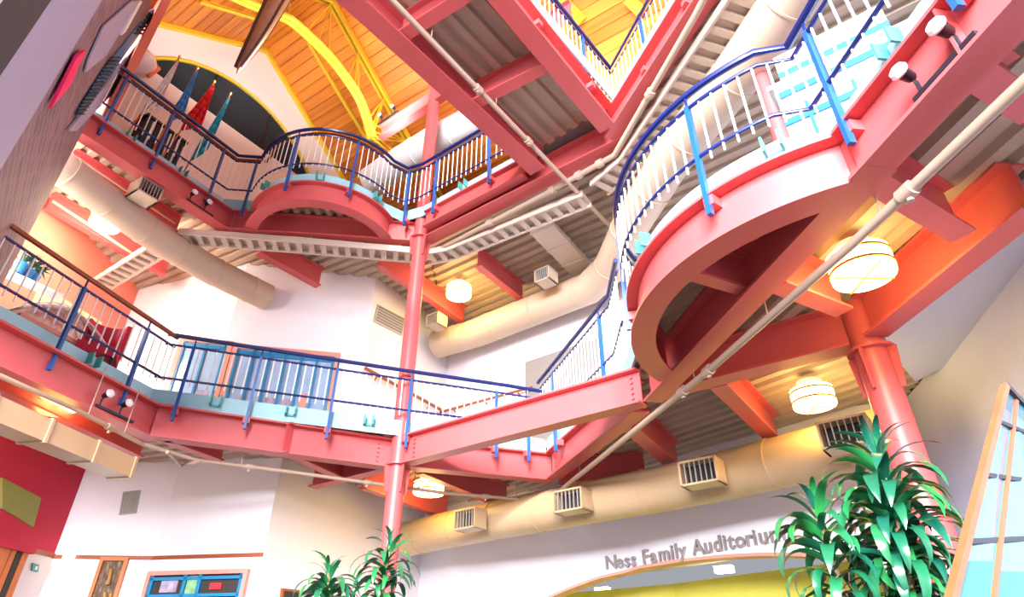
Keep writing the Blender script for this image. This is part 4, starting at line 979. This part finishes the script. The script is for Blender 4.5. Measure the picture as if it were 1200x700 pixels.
# ============================================================ GLASS BALUSTRADE at lower right
def balustrade():
    a0, a1 = D(1112, 712, 2.0), D(1178, 452, 2.75)
    b0, b1 = D(1163, 712, 2.12), D(1191, 466, 2.85)
    c0, c1 = D(1225, 712, 2.3), D(1212, 486, 3.0)
    t = thing('glass_balustrade', 'copper-railed blue glass balustrade rising at the lower right edge', 'balustrade', tuple(a0-Vector((0, 0, .9))))
    MB().bar(a0, a1, .022, .02).build('copper_handrail', 'copper', t); MB().bar(b0, b1, .012, .014).build('inner_rail', 'copper', t)
    for p, q in ((a1, b1), (b1, c1)): MB().bar(p, q, .02, .03).build('end_cap_rail', 'charcoal', t)
    nrm = (a1-a0).cross(b0-a0).normalized()*.006
    def strip(p0, p1, q0, q1, u0, u1, m, nm, off=0):
        A, B, Cc, Dd = p0.lerp(q0, u0), p1.lerp(q1, u0), p1.lerp(q1, u1), p0.lerp(q0, u1); vs = [v+nrm*off for v in (A, B, Cc, Dd)]; vs += [v+nrm for v in vs]
        MB().add(vs, [(0, 1, 2, 3), (7, 6, 5, 4), (0, 4, 5, 1), (1, 5, 6, 2), (2, 6, 7, 3), (3, 7, 4, 0)]).build(nm, m, t)
    strip(a0, a1, b0, b1, .02, .98, 'glassblue', 'glass_pane'); strip(b0, b1, c0, c1, .02, .98, 'glassblue', 'glass_pane')
    strip(a0, a1, b0, b1, .30, .42, 'bluepaint', 'pane_stripe', 1.5); strip(a0, a1, b0, b1, .62, .72, 'white', 'pane_stripe', 1.5)  # blue tint and blue stripes put the reflections on the glass into colour
    strip(b0, b1, c0, c1, .34, .42, 'charcoal', 'pane_stripe', 1.5); strip(b0, b1, c0, c1, .55, .66, 'bluepaint', 'pane_stripe', 1.5)
    for k in (.22, .5, .78): A, B = a0.lerp(a1, k), c0.lerp(c1, k+.06); MB().bar(A, B, .012, .014).build('mullion', 'charcoal', t)
balustrade()

# ============================================================ DRACAENA PLANTS
def leafmesh(kind):
    mb = MB(); n = 8; L = 1.0; wmax = (.078, .088, .07)[kind]; droop = (1.1, 1.7, 2.3)[kind]; pts = []; ang = (.9, .75, .6)[kind]; p = Vector((0, 0, 0))
    for i in range(n+1):
        u = i/n; wd = wmax*(math.sin(math.pi*min(1, u*.86+.12))**.8)*(1 if u < .97 else .2)
        tw = .25*math.sin(u*3+kind); c, s_ = math.cos(tw), math.sin(tw)
        pts.append((p.copy(), wd, ang, c, s_)); p = p+Vector((math.cos(ang), 0, math.sin(ang)))*(L/n); ang -= droop/n*(1.6 if .2 < u < .8 else .8)
    vs = []
    for p, wd, an, c, s_ in pts:
        nr = Vector((-math.sin(an), 0, math.cos(an))); sd = Vector((0, 1, 0))*c+nr*s_
        vs += [p-sd*wd+nr*wd*.25, p, p+sd*wd+nr*wd*.25]
    fs = []
    for i in range(n): fs += [(i*3, i*3+1, i*3+4, i*3+3), (i*3+1, i*3+2, i*3+5, i*3+4)]
    mb.add(vs, fs); me = mb.mesh('leaf', 'leaf', True); return me
LEAVES = [leafmesh(k) for k in range(3)]
def dracaena(label, base, stems, potr):
    t = thing('dracaena', label, 'plant', tuple(base)); x, y = base[0], base[1]
    MB().lathe((x, y, 0), [(potr*.7, 0), (potr, .5), (potr*1.05, .52), (potr*.95, .5)], 22).build('planter', 'pot', t, True)
    MB().lathe((x, y, 0), [(potr*.9, .44), (potr*.85, .47)], 18).build('soil', 'soil', t, True)
    for top, low, nl, ls, seed in stems:
        rnd = random.Random(seed); top = Vector(top); b = Vector((x+(top.x-x)*.25, y+(top.y-y)*.25, .46)); mid = b.lerp(top, .5)+Vector((.03, .02, 0))
        MB().tube([b, mid, top], .022, 8, rs=[.035, .028, .02]).build('cane', 'stem', t, True)
        for i in range(nl):
            u = i/nl; z = low+(top.z-low)*u; k = (z-b.z)/(top.z-b.z); c = b.lerp(top, k) ; an = i*2.39996+rnd.uniform(-.3, .3)
            young = max(0, (u-.80)/.20); sc = ls*(1-.42*young)*rnd.uniform(.8, 1.1); kind = 2 if u < .5 else (1 if u < .85 else 0)
            tilt = -.75*young+rnd.uniform(-.15, .25)+(.18 if u < .4 else 0)
            o = inst('leaf', LEAVES[kind], c, t, rot=(rnd.uniform(-.25, .25), tilt, an), scale=(sc, sc, sc))
def cz(x, y, d): return tuple(D(x, y, d))
dR_ = 4.5
top1, top2, top3 = D(1030, 530, dR_), D(955, 598, dR_-.1), D(1060, 600, dR_+.2)
pbse = (D(1010, 690, dR_).x, D(1010, 690, dR_).y, 0)
dracaena('tall glossy green dracaena at lower right in front of the orange column', pbse, [(top1, 1.75, 118, .50, 1), (top2, 1.7, 72, .46, 2), (top3, 1.7, 72, .50, 3)], .3)
dL_ = 7.9
l1, l2 = D(457, 640, dL_), D(385, 672, dL_)
lb = D(425, 690, dL_)
dracaena('smaller green dracaena in front of the pink column, lower left of centre', (lb.x, lb.y, 0), [(l1, 1.9, 74, .52, 4), (l2, 1.9, 60, .50, 5)], .3)
